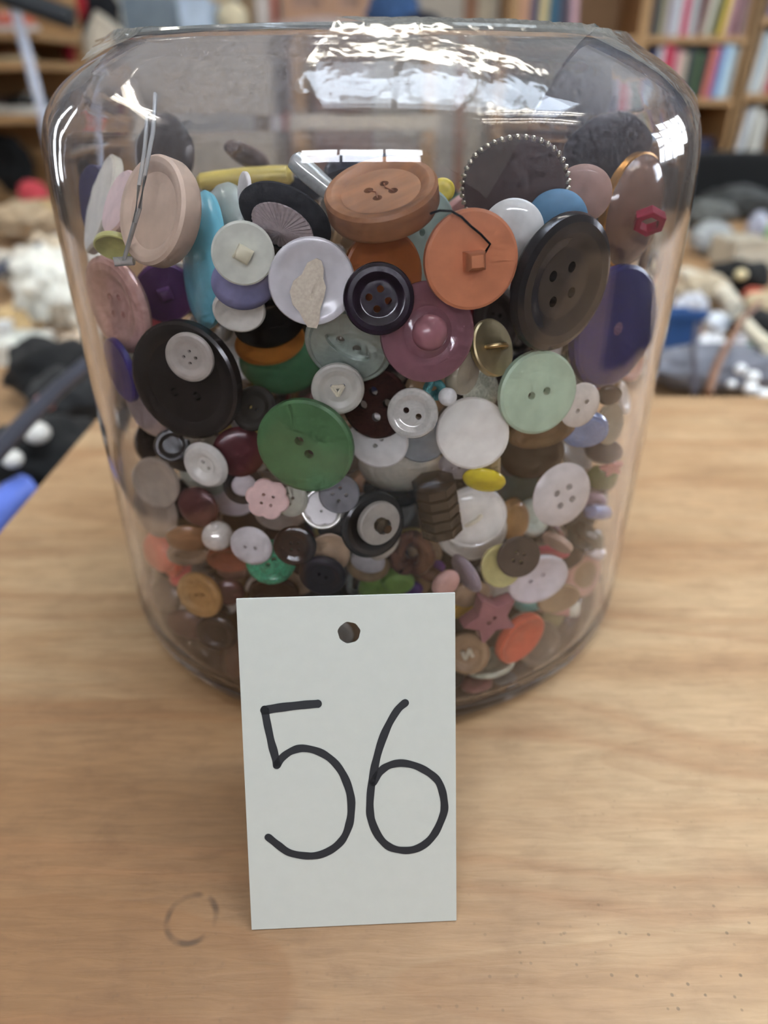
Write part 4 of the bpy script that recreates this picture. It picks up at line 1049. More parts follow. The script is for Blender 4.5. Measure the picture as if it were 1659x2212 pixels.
# --- bottom
B(965, 1262, 34, 20, 42, 'soft', 0, (222, 168, 158), 'salmon pink button above the corner of the card', 0.35)
B(1005, 1240, 47, 16, -56, 'soft', 0, (158, 146, 155), 'grey lilac button on edge below the white stack', 0.2)
B(945, 1226, 17, 15, 0, 'dome', 0, (104, 60, 142), 'tiny purple button beside the leather tag', 0.3)
B(892, 1274, 22, 16, 0, 'dome', 0, (96, 58, 132), 'small purple button beside the lime green clover', 0.3)
B(1015, 1286, 46, 21, 12, 'soft', 0, (166, 140, 112), 'light tan button on edge beside the card', 0.3)
B(1002, 1314, 42, 11, 12, 'flat', 0, (234, 172, 60), 'amber yellow button on edge beside the card', 0.2)
B(1147, 1305, 36, 12, 12, 'soft', 0, (134, 202, 198), 'aqua button on edge beside the mauve star', 0.28)
B(1205, 1308, 42, 20, -8, 'bar', 0, (214, 160, 150), 'pink bar toggle with a cream end', 0.46, spin=0,
  extra=lambda root, M, m, h: part(root, 'cream_end', MB().add(*(lambda t: ([(p[2], p[1], p[0]) for p in t.v], t.f))(MB().lathe([(h*1.07, .58), (h*1.04, .7), (h*.94, .9), (h*.64, 1.0), (0, 1.02)], 20))), mat((220, 212, 192), .4, 'plastic', KK, .05, 2), 'cream end'))
B(1066, 1446, 57, 30, 12, 'dish', 0, (174, 174, 154), 'pale grey green saucer button near the jar floor', 0.16, flip=True)
B(1168, 1396, 54, 42, 60, 'rim', 0, (110, 95, 80), 'dull taupe button beside the burnt orange one', 0.13)
B(1240, 1368, 42, 30, 60, 'soft', 0, (138, 126, 92), 'olive translucent button near the foot of the jar', 0.2)
B(1186, 1438, 24, 18, 10, 'ball', 0, (150, 130, 146), 'little lilac bead on the jar floor', 0.8, name='bead', cat='bead')
B(1106, 1484, 26, 15, 10, 'soft', 0, (122, 117, 112), 'grey button lying on the jar floor', 0.2, flip=True)
B(410, 1166, 48, 24, -4, 'soft', 0, (140, 98, 64), 'amber brown button beside the round pearl', 0.25)
B(412, 1192, 48, 22, 8, 'rim', 0, (152, 130, 110), 'cream ringed button below the amber brown one', 0.22)
B(495, 1206, 47, 26, -8, 'dish', 0, (130, 74, 54), 'rust red button below the round pearl', 0.2)
B(506, 1232, 37, 20, 4, 'soft', 0, (156, 120, 106), 'dusty rose button under the rust red one', 0.2)
B(340, 1194, 47, 20, -66, 'soft', 0, (214, 118, 98), 'salmon button on edge at the side of the jar', 0.3)
B(366, 1204, 42, 14, -70, 'flat', 0, (212, 88, 66), 'tomato red button on edge beside the salmon one', 0.2)
B(388, 1236, 30, 15, 60, 'soft', 0, (190, 82, 76), 'small red button above the caramel one', 0.3)
B(496, 1280, 31, 28, 0, 'dome', 0, (84, 50, 47), 'small maroon brown button beside the caramel one', 0.25)
B(400, 1352, 44, 26, -30, 'soft', 0, (92, 64, 56), 'reddish brown button below the caramel one', 0.2)
B(455, 1378, 46, 34, -30, 'rim', 0, (50, 41, 35), 'blackish brown button low in the jar beside the card', 0.16)
B(500, 1425, 52, 26, 82, 'soft', 0, (98, 72, 56), 'chestnut button half hidden by the edge of the card', 0.2)
B(345, 1290, 40, 22, -60, 'soft', 0, (120, 104, 90), 'muddy grey button low against the side of the jar', 0.2)
# --- standing further back, seen over the front ones
B(530, 382, 106, 24, 2, 'bar', 0, (202, 178, 92), 'long mustard yellow toggle at the back of the pile', 0.22, depth=.075, name='toggle_button')
B(534, 328, 96, 24, 8, 'bar', 0, (124, 104, 94), 'long taupe toggle lying on top at the back', 0.24, depth=.095, name='toggle_button')
B(676, 378, 56, 24, -46, 'bar', 0, (170, 170, 166), 'grey see-through bar toggle behind the fabric button', 0.4, depth=.035, mk='pearl', rough=.15)
B(640, 408, 60, 24, -10, 'dome', 0, (30, 32, 48), 'dark navy button with bright blue thread behind the fabric one', 0.25, depth=.03, extra=lambda root, M, m, h: part(root, 'thread', MB().tube([(-.5, .3, h), (-.2, .1, h + .2), (.1, .3, h + .15), (.5, -.1, h + .1)], .03, 6), mat((70, 110, 215), .6, 'cloth', 1.2, .1, 30), 'bright blue thread'))
B(790, 372, 90, 26, 0, 'rim', 0, (46, 48, 60), 'dark slate button lying flat behind the wooden one', 0.2, depth=.05)
B(955, 410, 26, 36, 80, 'soft', 0, (205, 182, 60), 'small yellow button between the wooden and the rope-rimmed ones', 0.2, depth=.03)
B(350, 322, 88, 62, 78, 'dome', 0, (74, 62, 54), 'large dark brown button standing at the back of the pile', 0.18, depth=.07)
B(1310, 318, 92, 70, 10, 'dome', 0, (82, 70, 72), 'large mauve brown dome standing for a reflection at the back beyond the gold-edged one', 0.2, depth=.05)  # faint reflection built as a solid brown dome

# clear plastic tag fastener caught between two buttons
def tag_fastener():
    pts = []
    for x, y, dd in ((345, 216, .010), (338, 290, .008), (322, 380, .004), (302, 450, .002), (280, 520, .002), (266, 566, .002)):
        p1, v = inner_ray(x, y); pts.append(p1 + v * dd)
    q = MB().tube(pts, 0.00045, 8)
    pts2 = []
    for x, y, dd in ((327, 246, .010), (322, 320, .007), (310, 400, .003), (290, 480, .0015), (266, 566, .0015)):
        p1, v = inner_ray(x, y); pts2.append(p1 + v * dd)
    q.tube(pts2, 0.00045, 8)
    e = pts[-1]; q.tube([e + np.array([-.0025, 0, 0]), e + np.array([.0025, 0, .0003])], 0.0011, 8)
    o = q.build('tag_fastener', thin_clear('clear_nylon', (.95, .95, .93), .15, .45), None, 50)
    tag(o, 'clear plastic tag fastener caught beside the beige cup-shaped button', 'fastener')
tag_fastener()

# ------------------------------------------------------------------ loose buttons filling the jar behind the front ones
FILL = [((200, 192, 182), 'white'), ((58, 48, 42), 'dark brown'), ((40, 38, 40), 'black'), ((150, 120, 88), 'tan'), ((124, 40, 44), 'dark red'), ((60, 92, 70), 'green'),
        ((70, 80, 130), 'blue'), ((188, 140, 132), 'pink'), ((176, 150, 84), 'mustard'), ((120, 112, 104), 'grey')]
FW = np.array([22, 20, 18, 14, 6, 4, 4, 5, 4, 8], float); FW /= FW.sum()
fill_kinds = [('rim', 4, .13), ('soft', 2, .14), ('flat', 2, .12), ('dish', 0, .16), ('dome', 0, .25), ('rim', 2, .15)]
def try_fill(rmin, rmax, zlo, zhi, size, front):
    th_ = rng.uniform(-math.pi * 0.95, -math.pi * 0.05) if front else rng.uniform(0, 2 * math.pi)
    R = math.sqrt(rng.uniform(rmin**2, rmax**2)); z = rng.uniform(zlo, zhi)
    c = np.array([R * math.cos(th_), R * math.sin(th_), z])
    n = np.array([math.cos(th_), math.sin(th_), rng.normal(0, .5)]) + rng.normal(0, .45, 3); n /= np.linalg.norm(n)
    X = np.cross(n, [0.3, 0.1, 1.0]); X /= np.linalg.norm(X); Y = np.cross(n, X)
    k = int(rng.integers(len(fill_kinds))); kind, holes, th = fill_kinds[k]
    r = rng.uniform(*size); h = th * r
    if not inside(c, n, X, Y, r, h) or clashes(c, n, X, Y, r, h) or (front and in_front(c, n, X, Y, r, h, 1.002, 0.15)): return None
    return c, n, X, Y, r, h, kind, holes, th
def fill(count, rmin, rmax, zlo, zhi, size, front, tries):
    got = 0
    for _ in range(tries):
        if got >= count: break
        q = try_fill(rmin, rmax, zlo, zhi, size, front)
        if q is None: continue
        c, n, X, Y, r, h, kind, holes, th = q
        remember(c, n, X, Y, r, h); got += 1
        col, cname = FILL[int(rng.choice(len(FILL), p=FW))]
        me = unit_button(kind, holes, th)
        o = bpy.data.objects.new('loose_button', me); COL.objects.link(o)
        if not me.materials: me.materials.append(None)
        o.material_slots[0].link = 'OBJECT'; o.material_slots[0].material = mat(col, .32, 'plastic', KK, .1, 2.2)
        o.matrix_world = mtx(c, n, X, Y, r)
        kn = ('small ' if r < .0068 else 'larger ') + cname + ' ' + {('rim', 4): 'rimmed four-hole', ('soft', 2): 'rounded two-hole', ('flat', 2): 'flat two-hole', ('dish', 0): 'dished', ('dome', 0): 'domed', ('rim', 2): 'rimmed two-hole'}[(kind, holes)]
        tag(o, 'loose %s button wedged deep behind the front ones in the jar' % kn, 'button', 'loose %s buttons deep in the jar' % kn)
    return got
n1 = fill(90, .072, .096, .006, .150, (.0050, .0085), True, 6000)
n2 = fill(50, .050, .085, .010, .150, (.0060, .0100), True, 2500)
# the uncountable rest in the middle and at the back of the heap
core = {}
for i in range(900):
    th_ = rng.uniform(0, 2*math.pi); R = 0.088 * math.sqrt(rng.uniform()); z = rng.uniform(.010, .146)
    c = np.array([R * math.cos(th_), R * math.sin(th_), z])
    n = rng.normal(0, 1, 3); n /= np.linalg.norm(n); X = np.cross(n, [.3, .1, 1]); X /= np.linalg.norm(X); Y = np.cross(n, X)
    r = rng.uniform(.006, .011); h = .14 * r
    if not inside(c, n, X, Y, r, h): continue
    if clashes(c, n, X, Y, r, h, 0.0) or in_front(c, n, X, Y, r, h, 1.002, 0.15): continue
    ci = int(rng.choice(len(FILL), p=FW))
    t = MB().lathe([(0, h * .4), (.6 * r, h * .5), (.75 * r, h), (.93 * r, h), (r, 0), (.9 * r, -h), (0, -h)], 14)
    core.setdefault(ci, MB()).add([c + X * p[0] + Y * p[1] + n * p[2] for p in t.v], t.f)
heap = MB(); mats = []; idx = []
for ci, q in core.items():
    heap.add(q.v, q.f); idx += [len(mats)] * len(q.f); mats.append(mat(FILL[ci][0], .35, 'plastic', KK, .1, 60))
me = bpy.data.meshes.new('button_heap'); me.from_pydata(heap.v, [], heap.f)
for m_ in mats: me.materials.append(m_)
me.polygons.foreach_set('material_index', idx); me.shade_smooth(); me.set_sharp_from_angle(angle=math.radians(35))
ho = bpy.data.objects.new('button_heap', me); COL.objects.link(ho)
tag(ho, 'mass of mixed buttons filling the middle of the jar', 'button heap', None, 'stuff')
print('BUTTONS', N_BTN[0], 'fill', n1, n2, 'core', {k: len(v.f) for k, v in core.items()}, 'no room:', MISSES)

# ================================================================== THE SHOP BEHIND
CT = -0.10          # height of the jumble table beyond the plywood one
jt = empty('jumble_table', (0, 1.0, FLOOR_Z)); tag(jt, 'long brown trestle table heaped with jumble behind the jar', 'table')
m_jt = mat((150, 118, 84), 0.6, 'wood', 1, 0.2, 6)
at_root(MB().box((-1.35, 0.215, CT - 0.03), (1.35, 1.62, CT)).build('table_top', m_jt, None, 20), jt)
for lx in (-1.25, 1.25):
    for ly in (0.3, 1.5):
        at_root(MB().box((lx - .03, ly - .03, FLOOR_Z), (lx + .03, ly + .03, CT - .03)).build('leg', m_jt, None, 20), jt)
def jm(c, rough=.6, kind='plastic', vary=.15, scale=25): return mat(c, rough, kind, 1.0, vary, scale)
def base_at(px, py, z=CT):
    p = atz(px, py, z); d = project(p)[2]; return Vector(p), d / FPX
def lump(px, py, wpx, hpx, col, name, label, cat, kind='cloth', rough_=0.35, dpt=0.8, seed=0, z=CT, y=None, freq=2.2, group=None):
    """crumpled soft thing whose foot is seen at (px,py); wpx wide, hpx tall in the photograph"""
    if y is None: p, s = base_at(px, py, z)
    else: q = aty(px, py, y); p = Vector(q); s = project(q)[2] / FPX
    W, H = wpx * s / 2, hpx * s / 2
    bm = bmesh.new(); bmesh.ops.create_icosphere(bm, subdivisions=4, radius=1)
    for v in bm.verts:
        n_ = noise.noise(v.co * freq + Vector((seed * 3.1, seed, 7))) * rough_ + noise.noise(v.co * freq * 2.7 + Vector((seed, 2, 1))) * rough_ * .5
        v.co = v.co * (1 + n_); v.co.x *= W; v.co.y *= W * dpt; v.co.z *= H
    zmin = min(v.co.z for v in bm.verts)
    for v in bm.verts: v.co.z -= zmin
    me = bpy.data.meshes.new(name); bm.to_mesh(me); bm.free(); me.shade_smooth(); me.materials.append(jm(col, .9 if kind == 'cloth' else .35, kind, .2, 30))
    o = bpy.data.objects.new(name, me); COL.objects.link(o); o.location = p + Vector((0, W * dpt * .6, 0)); tag(o, label, cat, group); return o
def band(pts, wpx, col, name, label, cat, z=CT + .012, kind='plastic', flat=.35, rough=.5):
    """strap, cord or stick lying on the jumble, traced by its pixels"""
    q = [base_at(x, y, z) for x, y in pts]; s = sum(t for _, t in q) / len(q); r = wpx * s / 2
    mb = MB().tube([p for p, _ in q], r, 10)
    o = mb.build(name, jm(col, rough, kind), None, 60); o.scale = (1, 1, 1); tag(o, label, cat); return o
def crate(px, py, wpx, hpx, dep, col, name, label, cat, z=CT, rot=0.0, y=None, m=None):
    if y is None: p, s = base_at(px, py, z)
    else: q = aty(px, py, y); p = Vector(q); s = project(q)[2] / FPX
    W, H = wpx * s, hpx * s
    root = empty(name, p); root.rotation_euler = (0, 0, rot); tag(root, label, cat)
    t = .004
    mm = m or jm(col)
    b = MB(); b.box((-W/2, 0, 0), (W/2, dep, t)); b.box((-W/2, 0, t), (-W/2 + t, dep, H)); b.box((W/2 - t, 0, t), (W/2, dep, H)); b.box((-W/2 + t, 0, t), (W/2 - t, t, H)); b.box((-W/2 + t, dep - t, t), (W/2 - t, dep, H))
    b.build('tray_body', mm, root, 20)
    MB().box((-W/2 - .004, -.004, H), (W/2 + .004, 0.006, H + .008)).build('rim', mm, root, 20)
    return root
def ball(px, py, dpx, col, name, label, cat, z=CT, kind='plastic', group=None, sq=.85):
    p, s = base_at(px, py, z); r = dpx * s / 2
    o = MB().lathe([(0, -sq * r)] + [(r * math.sin(a), -sq * r * math.cos(a)) for a in np.linspace(.15, math.pi - .15, 14)] + [(0, sq * r)], 24).build(name, jm(col, .3, kind), None, 60)
    o.location = p + Vector((0, 0, sq * r)); tag(o, label, cat, group); return o
# --- right of the jar
lump(1555, 858, 330, 92, (110, 112, 122), 'grey_cloth', 'folded grey cloth on the jumble table just behind the plywood edge', 'cloth', seed=1, rough_=.18, dpt=.5)
crate(1462, 782, 70, 95, .05, (34, 74, 128), 'blue_box', 'small dark blue box behind the jar on the jumble table', 'box')
for i, (x, y, d) in enumerate(((1597, 808, 26), (1622, 826, 30), (1618, 852, 32), (1646, 864, 30), (1578, 838, 20))):
    ball(x, y, d, (222, 226, 230), 'white_bead', 'round white bead on the folded grey cloth', 'bead', CT + .035, 'pearl', 'white beads on the grey cloth')
band([(1530, 850), (1548, 790), (1572, 745), (1602, 690), (1640, 655)], 15, (112, 74, 48), 'cane_handle', 'curved brown wooden stick lying over the jumble', 'stick', CT + .06)
band([(1500, 850), (1502, 800), (1498, 750), (1505, 700)], 11, (60, 58, 70), 'dark_strap', 'dark grey strap hanging over the folded grey cloth', 'strap', CT + .055)
lump(1535, 775, 62, 44, (226, 228, 234), 'silver_foil', 'crumpled silvery white foil beside the brown stick', 'foil', 'pearl', .5, .8, 3)
lump(1592, 770, 46, 40, (206, 206, 212), 'silver_foil', 'crumpled pale grey foil beyond the brown stick', 'foil', 'pearl', .5, .8, 4)
lump(1552, 735, 56, 52, (214, 220, 232), 'tissue_paper', 'bluish white crumpled tissue paper', 'paper', 'cloth', .4, .8, 5)
lump(1490, 700, 60, 56, (196, 200, 210), 'tissue_paper', 'pale grey crumpled tissue paper above the dark blue box', 'paper', 'cloth', .4, .8, 6)
lump(1612, 772, 34, 26, (40, 96, 62), 'green_ribbon', 'small bottle green ribbon bow', 'ribbon', 'cloth', .5, .8, 7)
band([(1478, 592), (1512, 604), (1548, 618), (1570, 640), (1590, 668)], 34, (206, 200, 184), 'cream_belt', 'broad cream belt curling across the jumble', 'belt', CT + .04)
band([(1600, 690), (1628, 722), (1662, 752)], 30, (212, 205, 184), 'cream_bangle', 'cream plastic bangle strip below the black bag', 'bangle', CT + .05)
lump(1640, 752, 120, 70, (14, 14, 16), 'black_bag', 'small black bag under the cream bangle strip', 'bag', 'cloth', .2, .8, 8)
lump(1520, 690, 120, 90, (170, 156, 134), 'straw_hat', 'crumpled beige straw hat under the cream belt', 'hat', 'cloth', .3, .8, 9)
lump(1640, 690, 70, 50, (176, 160, 132), 'beige_purse', 'beige purse beside the brown stick', 'purse', 'cloth', .2, .8, 10)
lump(1630, 652, 46, 26, (178, 86, 66), 'red_purse', 'small rust red purse', 'purse', 'cloth', .2, .8, 11)
crate(1622, 588, 90, 58, .10, (196, 190, 174), 'cream_tray', 'cream plastic tray beyond the black bag', 'tray')
lump(1600, 640, 130, 62, (16, 16, 17), 'black_scarf', 'black scarf heaped in front of the cream tray', 'scarf', 'cloth', .3, .8, 12)
ball(1598, 604, 26, (205, 190, 150), 'wooden_bead', 'single large cream wooden bead', 'bead', CT + .05)
lump(1535, 556, 90, 70, (150, 154, 156), 'glass_dish', 'grey glass dish among the jumble', 'dish', 'plastic', .15, .8, 13)
lump(1632, 524, 44, 60, (164, 168, 186), 'glass_vase', 'bluish grey glass vase', 'vase', 'plastic', .12, .8, 14)
lump(1662, 524, 30, 36, (140, 176, 112), 'green_cup', 'pale green cup beside the glass vase', 'cup', 'plastic', .1, .9, 15)
lump(1530, 500, 110, 56, (92, 94, 92), 'grey_scarf', 'grey scarf draped behind the glass dish', 'scarf', 'cloth', .35, .8, 16)
lump(1600, 478, 150, 60, (56, 58, 58), 'dark_blanket', 'dark grey blanket in front of the black chair', 'blanket', 'cloth', .3, .8, 17)
# black office chair beyond the jumble table
def office_chair(px, py, y):
    p = Vector(aty(px, py, y)); root = empty('office_chair', (p.x, y, FLOOR_Z)); tag(root, 'black padded office chair standing beyond the jumble table', 'chair')
    mb_ = jm((9, 10, 13), .8, 'cloth'); mm = jm((40, 40, 44), .4)
    hz = p.z - FLOOR_Z
    def rounded(w, h, d, z0, yy, name, tilt=0):
        q = MB(); out = []
        for i in range(40):
            a = 2*math.pi*i/40; c, s = math.cos(a), math.sin(a)
            out.append((w * math.copysign(abs(c) ** .45, c), h * math.copysign(abs(s) ** .45, s)))
        for k, (f, dd) in enumerate(((.92, -d), (1, -d*.6), (1, d*.6), (.92, d))):
            q.v += [(x*f, yy + dd, z0 + z_*f) for x, z_ in out]
        n = 40
        q.f = [(k*n+i, k*n+(i+1) % n, (k+1)*n+(i+1) % n, (k+1)*n+i) for k in range(3) for i in range(n)] + [tuple(range(n))[::-1], tuple(3*n+i for i in range(n))]
        return q.build(name, mb_, root, 50)
    rounded(.26, .20, .04, hz - .18, 0, 'backrest')
    s = MB().box((-.24, -.45, .42), (.24, -.02, .50)).build('seat', mb_, root, 20)
    MB().tube([(0, -.02, .46), (0, .06, .55), (0, .05, hz - .3)], .02, 8).build('back_post', mm, root)
    MB().tube([(0, -.22, .06), (0, -.22, .43)], .03, 10).build('pedestal', mm, root)
    for i in range(5):
        a = 2*math.pi*i/5
        MB().tube([(0, -.22, .08), (.26*math.cos(a), -.22 + .26*math.sin(a), .05)], .02, 8).build('leg', mm, root)
    root.rotation_euler = (0, 0, -.25)
office_chair(1625, 345, 1.95)
# --- left of the jar
band([(-30, 1150), (0, 1098), (30, 1068), (58, 1052)], 66, (88, 112, 196), 'blue_roll', 'bright blue padded roll beside the plywood table', 'roll', CT + .03)
band([(-40, 1205), (0, 1150), (26, 1122)], 50, (84, 104, 190), 'blue_roll', 'second blue padded roll tucked under the first', 'roll', CT + .02)
lump(95, 1075, 250, 140, (10, 11, 13), 'black_shoe_bag', 'black bag slumped against the plywood table', 'bag', 'cloth', .2, .9, 21)
for i, (x, y, d) in enumerate(((86, 956, 54), (32, 1008, 44))):
    ball(x, y, d, (206, 204, 198), 'white_pompom', ('large fluffy white pompom on the black bag', 'smaller greyish white pompom on the black bag')[i], 'pompom', CT + .05, 'cloth', 'white pompoms on the black bag')
lump(150, 935, 170, 120, (24, 25, 27), 'dark_shoe', 'dark grey shoe lying behind the pompoms', 'shoe', 'cloth', .2, .9, 22)
band([(-20, 990), (60, 905), (130, 835), (190, 785), (240, 750)], 34, (44, 46, 58), 'grey_strap', 'wide grey strap crossing the black bags', 'strap', CT + .10)
ball(100, 888, 44, (196, 116, 118), 'pink_bead', 'dusty pink bead beside the grey strap', 'bead', CT + .085)
lump(110, 880, 200, 130, (7, 7, 9), 'black_handbag', 'large black handbag under the grey strap', 'bag', 'cloth', .2, .9, 23)
crate(18, 790, 90, 34, .08, (214, 214, 206), 'white_dish', 'long white oval dish at the end of the jumble table', 'dish')
crate(-6, 745, 70, 38, .08, (222, 226, 228), 'white_dish', 'short white dish behind the long one', 'dish')
lump(40, 735, 96, 66, (214, 184, 136), 'straw_bag', 'honey coloured straw bag', 'bag', 'cloth', .3, .8, 24)
lump(120, 735, 130, 150, (216, 214, 204), 'lace_cloth', 'crumpled white lace cloth in a heap', 'cloth', 'cloth', .55, .8, 25, freq=3)
lump(165, 790, 90, 56, (190, 170, 148), 'beige_lace', 'beige lace trimming below the white lace heap', 'lace', 'cloth', .5, .8, 26)
lump(60, 640, 120, 80, (196, 190, 178), 'lace_cloth', 'grey white lace cloth behind the white heap', 'cloth', 'cloth', .55, .8, 27, freq=3)
lump(120, 600, 110, 70, (206, 190, 166), 'cream_shawl', 'cream knitted shawl behind the lace', 'shawl', 'cloth', .5, .8, 28, freq=3)
band([(-20, 590), (40, 562), (90, 530), (140, 505)], 26, (66, 70, 84), 'dark_belt', 'dark slate belt lying across the pale cloths', 'belt', CT + .05)
lump(45, 530, 140, 70, (170, 150, 124), 'woven_mat', 'tan woven mat crumpled beyond the belt', 'mat', 'cloth', .4, .8, 29, freq=3)
lump(95, 480, 150, 40, (178, 152, 110), 'cork_mat', 'flat cork coloured mat under the red purse', 'mat', 'cloth', .15, .8, 30)
lump(72, 446, 62, 48, (206, 76, 86), 'pink_purse', 'small bright pink red purse', 'purse', 'cloth', .2, .8, 31)
lump(30, 425, 90, 110, (12, 13, 14), 'black_pouch', 'black drawstring pouch beside the rack', 'pouch', 'cloth', .25, .8, 32)
lump(80, 378, 66, 62, (8, 9, 12), 'black_beret', 'black beret beside the drawstring pouch', 'hat', 'cloth', .2, .8, 33)
lump(70, 398, 110, 36, (96, 112, 136), 'denim_scrap', 'blue grey denim scrap below the black beret', 'cloth', 'cloth', .3, .8, 34)

# shoe rack against the left side
RY = 1.85
rack = empty('shoe_rack', (float(aty(40, 300, RY)[0]), RY, FLOOR_Z)); tag(rack, 'open wooden shoe rack with white metal posts', 'rack')
zs1 = float(aty(40, 250, RY)[2]); zs2 = float(aty(40, 132, RY)[2]); xr = float(aty(104, 200, RY)[0]); m_rack = jm((168, 132, 90), .6, 'wood', .2, 8)
def rk(o): return at_root(o, rack)
zs3 = float(aty(40, 66, RY)[2])
for z_ in (zs1 - .26, zs1, zs2, zs3):
    rk(MB().box((xr - 1.0, RY, z_ - .018), (xr, RY + .32, z_)).build('shelf_board', m_rack, None, 20))
for xx in (xr - .02, xr - .98):
    rk(MB().tube([(xx - .035, RY - .012, .75), (xx, RY - .012, zs1), (xx, RY - .012, FLOOR_Z)], .012, 8).build('post', jm((190, 196, 214), .35), None))
rk(MB().box((xr - 1.0, RY + .31, FLOOR_Z), (xr, RY + .32, .7)).build('back_panel', m_rack, None, 20))
def shoe(px, py, y, L, col, sole, name, label, rot=0.2, z=0.0):
    p = Vector(aty(px, py, y)); p.z = z + .001; root = empty(name, (p.x, y + .05, p.z)); root.rotation_euler = (0, 0, rot); tag(root, label, 'shoe')
    bm = bmesh.new(); bmesh.ops.create_icosphere(bm, subdivisions=3, radius=1)
    for v in bm.verts:
        x = v.co.x; v.co.x *= L / 2; v.co.y *= L * .17; v.co.z = (v.co.z * (.5 - .22 * x) + .45) * L * .24 + L * .08
    me = bpy.data.meshes.new('upper'); bm.to_mesh(me); bm.free(); me.shade_smooth(); me.materials.append(jm(col, .5)); o = bpy.data.objects.new('upper', me); COL.objects.link(o); o.parent = root
    out = [(L * .52 * math.cos(a), L * (.19 + .02 * math.cos(a)) * math.sin(a)) for a in [2*math.pi*i/28 for i in range(28)]]
    MB().prism(out, 0, L * .12).build('sole', jm(sole, .6), root, 30)
    MB().tube([(-L*.1, -L*.17, L*.22), (-L*.05, 0, L*.33), (0, L*.17, L*.22)], L * .02, 6).build('strap', jm(sole, .6), root)
shoe(58, 250, RY + .09, .15, (12, 13, 14), (226, 224, 216), 'sneaker', 'black sneaker with a thick white sole on the rack', .15, zs1)
shoe(-52, 250, RY + .1, .17, (60, 40, 34), (220, 218, 208), 'sneaker', 'brown sneaker with a white sole at the end of the rack', .2, zs1)
shoe(10, 132, RY + .1, .12, (150, 98, 58), (206, 188, 150), 'sandal', 'tan sandal with a cork sole on the middle board', .1, zs2)
shoe(8, 70, RY + .1, .15, (216, 110, 92), (200, 190, 186), 'court_shoe', 'salmon pink shoe above the tan sandal', -.15, zs3)
# clothes and boxes in the far corner
def farlump(px, py, w_, h_, y, col, name, label, cat, **k): return lump(px, py, w_, h_, col, name, label, cat, y=y, **k)
FB = 2.35
crate(122, 262, 66, 190, .25, (150, 112, 72), 'cardboard_box', 'tall brown cardboard box beside the shoe rack', 'box', y=FB)
fb = empty('cloth_stand', (float(aty(200, 250, FB)[0]), FB, FLOOR_Z)); tag(fb, 'low wooden stand holding folded clothes', 'stand')
zb_ = float(aty(200, 120, FB)[2])
at_root(MB().box((float(aty(168, 250, FB)[0]), FB, FLOOR_Z), (float(aty(575, 250, FB)[0]), FB + .45, zb_)).build('stand_body', jm((176, 164, 146), .7), None, 20), fb)
farlump(210, 118, 108, 130, FB - .02, (12, 13, 20), 'black_coat', 'black coat heaped on the wooden stand', 'coat', seed=41, rough_=.2)
farlump(118, 60, 60, 70, RY + .38, (150, 130, 134), 'mauve_scarf', 'mauve grey scarf hanging by the rack post', 'scarf', seed=42, rough_=.2)
farlump(168, 50, 40, 80, FB - .1, (170, 30, 42), 'red_strap_bag', 'bright red bag strap over the black coat', 'bag', seed=43, rough_=.2)
farlump(150, 140, 26, 44, FB - .22, (150, 28, 44), 'red_glove', 'dark red glove below the red strap', 'glove', seed=44, rough_=.3)
o = MB().tube([Vector(aty(176, 200, FB - .11)), Vector(aty(200, 130, FB - .11)), Vector(aty(240, 50, FB - .11))], 0.05, 14).build('rolled_blanket', jm((205, 196, 180), .9, 'cloth'), None, 60); tag(o, 'cream blanket rolled into a long tube leaning on the stand', 'blanket')
o = MB().tube([Vector((xr - .5, RY - .06, zs3 + .17)), Vector((xr - .2, RY - .06, zs3 + .12)), Vector((xr + .12, RY - .058, zs3 + .02))], .024, 10).build('umbrella', jm((40, 46, 54), .5), None, 60); tag(o, 'furled dark grey umbrella lying across the rack', 'umbrella')
crate(330, 74, 118, 62, .3, (126, 140, 152), 'storage_box', 'blue grey plastic storage box on the wooden stand', 'box', y=FB + .05)
crate(425, 76, 66, 62, .2, (186, 204, 226), 'blue_bin', 'light blue plastic bin beside the grey storage box', 'bin', y=FB - .05)
farlump(502, 80, 66, 62, FB, (214, 202, 172), 'cream_cushion', 'cream cushion beside the light blue bin', 'cushion', seed=46, rough_=.12)
farlump(420, 20, 150, 60, FB + .5, (206, 184, 152), 'tan_blanket', 'tan folded blanket beyond the storage box', 'blanket', seed=47, rough_=.15)
# display cabinet with two dark panes against the back wall
CBY = Y1 - .32
def rect(x0, y0, x1, y1, y): a = aty(x0, y1, y); b = aty(x1, y0, y); return float(a[0]), float(a[2]), float(b[0]), float(b[2])
cab = empty('display_cabinet', (float(aty(700, 100, CBY)[0]), CBY, FLOOR_Z)); tag(cab, 'pinkish wooden cabinet with two dark glass doors', 'cabinet')
xa, za, xb, zb = rect(606, -260, 800, 52, CBY)
at_root(MB().box((xa, CBY + .02, FLOOR_Z), (xb, Y1 - .01, zb)).build('cabinet_body', jm((172, 140, 122), .6), None, 20), cab)
for (p0, p1) in ((612, 706), (714, 794)):
    a0, b0, a1, b1 = rect(p0, -250, p1, 44, CBY)
    f = MB()
    wdt = .035
    f.box((a0, CBY, b0), (a0 + wdt, CBY + .02, b1)); f.box((a1 - wdt, CBY, b0), (a1, CBY + .02, b1)); f.box((a0 + wdt, CBY, b0), (a1 - wdt, CBY + .02, b0 + wdt)); f.box((a0 + wdt, CBY, b1 - wdt), (a1 - wdt, CBY + .02, b1))
    d = at_root(f.build('cabinet_door', jm((188, 146, 116), .5, 'wood', .15, 8), None, 20), cab)
    q = MB().box((a0 + wdt, CBY + .008, b0 + wdt), (a1 - wdt, CBY + .014, b1 - wdt)).build('pane', jm((34, 34, 50), .12), None, 20)
    q.parent = d; q.matrix_parent_inverse = Matrix.Translation(-Vector(cab.location))
